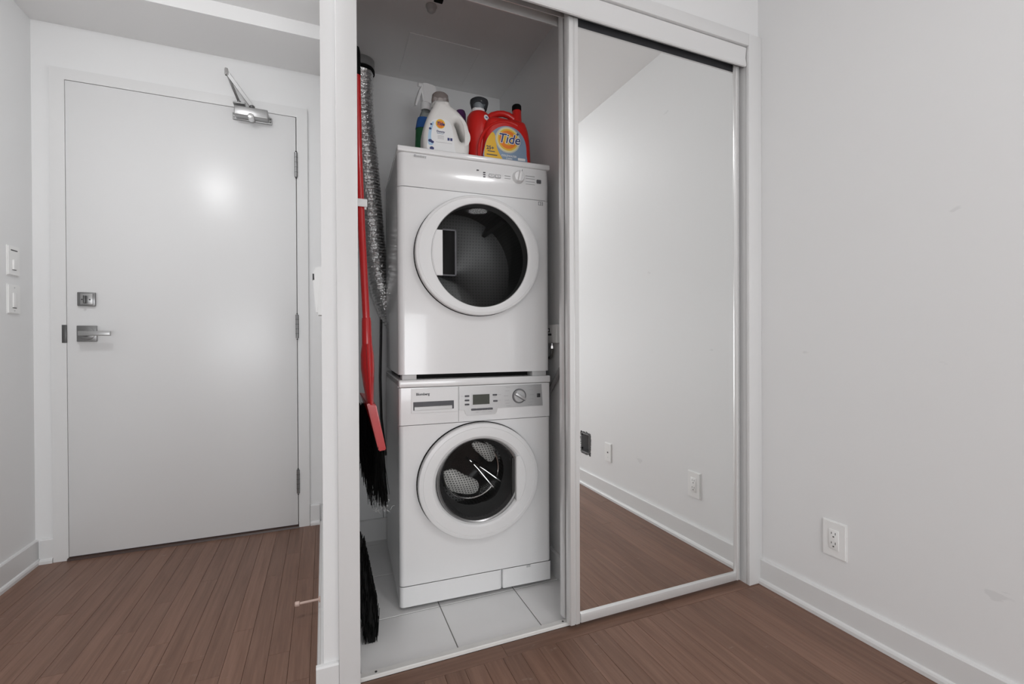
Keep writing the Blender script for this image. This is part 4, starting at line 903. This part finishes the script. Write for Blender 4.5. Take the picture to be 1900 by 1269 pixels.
for i in range(450):
    y = rr.uniform(0.28, 0.43); x0 = rr.uniform(0.088, 0.135); zb = 0.755 - rr.uniform(0, 0.03); ln = rr.uniform(0.13, 0.30)*(0.6+1.1*(x0-0.088)/0.047*0.6)
    tube(bm, [L3(x0+0.012, y, zb), L3(x0+0.010, y, zb-ln*0.5), L3(x0+0.022+rr.gauss(0, 0.004), y+rr.gauss(0, 0.006), zb-ln)], [0.0014, 0.0013, 0.0008], 3, cap=False)
tag(obj('bristles', bm, 'black', br, smooth=False), kind='stuff')
bm = bmesh.new()
for i in range(60):
    x, y, z = 0.178+rr.gauss(0, 0.012), 0.21+rr.uniform(-0.004, 0.06), 0.437+rr.gauss(0, 0.013)
    a = Vector((x, y, z)); b = a + Vector((rr.uniform(-1, 1), rr.uniform(-1, 1), rr.uniform(-1, 1)))*0.011; c = b + Vector((rr.uniform(-1, 1), rr.uniform(-1, 1), rr.uniform(-1, 1)))*0.008
    tube(bm, [L3(*a), L3(*b), L3(*c)], 0.0006, 3, cap=False)
tag(obj('lint', bm, 'lightgrey', br, smooth=False), kind='stuff')
# white spring clip that carries the broom
t = thing('broom_clip', 'white plastic wall clip gripping the red broom pole', 'clip', (XCL, 0.25, 1.425))
bm = bmesh.new(); box(bm, 0.0, 0.006, -0.022, 0.022, -0.014, 0.014); obj('back_plate', bm, 'white', t, smooth=False)
for s in (-1, 1):
    y0_, y1_ = sorted((s*0.0135, s*0.0180)); obj('jaw', bbox(0.004, 0.062, y0_, y1_, -0.0125, 0.0125, 0.001), 'white', t)

# black bristle brush head standing on the tiles by the jamb
bb = thing('brush_head', 'black bristle brush head standing on the white tiles by the left jamb', 'brush', (0.128, 0.26, 0.0))
bm = bmesh.new(); rr = random.Random(5)
def wid(z):   # x-extent of the dark mass at a height
    lo = 0.095 + 0.030*max(0, 1-z/0.10); hi = 0.150 if z < 0.01 else (0.152 + 0.008*z/0.1 if z < 0.1 else 0.160 - (z-0.1)*0.19)
    return lo, hi
core = []
zs = [0.002, 0.02, 0.06, 0.10, 0.14, 0.18, 0.22, 0.26, 0.30, 0.318]
rings = []
for z in zs:
    lo, hi = wid(z); y0_ = 0.205 + 0.05*z/0.3; y1_ = 0.33
    rings.append([bm.verts.new((x-0.128, y-0.26, z)) for x, y in ((lo+0.004, y0_), (hi-0.004, y0_), (hi-0.004, y1_), (lo+0.004, y1_))])
for a, b in zip(rings, rings[1:]):
    for k in range(4): bm.faces.new((a[k], a[(k+1) % 4], b[(k+1) % 4], b[k]))
bm.faces.new(rings[0][::-1]); bm.faces.new(rings[-1]); obj('core', bm, 'black', bb, smooth=False)
bm = bmesh.new()
for i in range(700):
    z = rr.uniform(0.03, 0.31); lo, hi = wid(z); y = rr.uniform(0.205+0.05*z/0.3-0.006, 0.33)
    edge = rr.random()
    x = hi + rr.uniform(-0.006, 0.004) if edge < 0.6 else rr.uniform(lo, hi)
    z2 = max(0.001, z - rr.uniform(0.03, 0.09)); lo2, hi2 = wid(z2); x2 = min(x + rr.uniform(-0.004, 0.006), hi2+0.004)
    if edge >= 0.6: y = 0.205 + 0.05*z/0.3 - rr.uniform(0, 0.006)
    tube(bm, [(x-0.128, y-0.26, z), (x2-0.128, y-0.26-rr.uniform(0, 0.004), z2)], [0.0012, 0.0008], 3, cap=False)
tag(obj('bristles', bm, 'black', bb, smooth=False), kind='stuff')

# ------------------------------------------------------------------ services behind the machines
t = thing('power_cord', 'dark power cord hanging at the back left of the machines', 'cord', (0.245, 0.955, 0.0))
bm = bmesh.new(); tube(bm, [(0.012, 0, 1.09), (0.010, 0.004, 0.95), (0.006, 0.0, 0.80), (0.010, 0.0, 0.60), (0.030, 0.0, 0.42)], 0.006, 10); obj('cable', bm, 'dark', t)
t = thing('valve_box', 'white supply valve box on the closet right wall beside the dryer', 'valve box', (XCR, 0.365, 1.0))
bm = prism(bmesh.new(), [(-0.052, -0.037), (0.052, -0.037), (0.052, 0.030), (0.030, 0.039), (-0.052, 0.039)], -0.022, 0.0, 'yz'); bmesh.ops.bevel(bm, geom=bm.edges[:], offset=0.002, segments=1, affect='EDGES'); obj('housing', bm, 'plate', t)
obj('socket_opening', bbox(-0.0228, -0.018, 0.004, 0.040, 0.008, 0.024), 'slot', t, smooth=False)
obj('socket_opening', bbox(-0.0228, -0.018, -0.010, 0.040, -0.006, 0.002), 'slot', t, smooth=False)
obj('lever', bbox(-0.027, -0.022, 0.012, 0.020, 0.012, 0.020, 0.001), 'white', t)
t = thing('supply_hose', 'braided supply hose dropping from the valve box beside the dryer', 'hose', (0.876, 0.365, 0.962))
bm = bmesh.new(); tube(bm, [(0, 0, 0.0), (0, 0, -0.020)], 0.0055, 12); tube(bm, [(0, 0, -0.010), (0, 0, -0.022)], 0.0075, 6); obj('coupling', bm, 'chrome', t)
bm = bmesh.new(); tube(bm, [(0, 0, -0.02), (0.0, 0.001, -0.035), (0.0, 0.006, -0.052), (0, 0.02, -0.062), (0.0, 0.07, -0.066), (0.0, 0.20, -0.068)], 0.0055, 12); obj('braided_line', bm, 'hose', t)
t = thing('drain_hose', 'dark corrugated drain hose sloping down beside the washer', 'hose', (0.876, 0.33, 0.80))
bm = bmesh.new(); pts = []
for i in range(60):
    s_ = i/59; pts.append((0.016*max(0, 1-s_*7)**2, -0.06 + 0.30*s_, 0.085 - 0.28*s_**0.9 + 0.01*max(0, 1-s_*7)))
tube(bm, pts, [0.0105 if i % 2 else 0.009 for i in range(60)], 12); obj('corrugated_line', bm, 'grey', t)
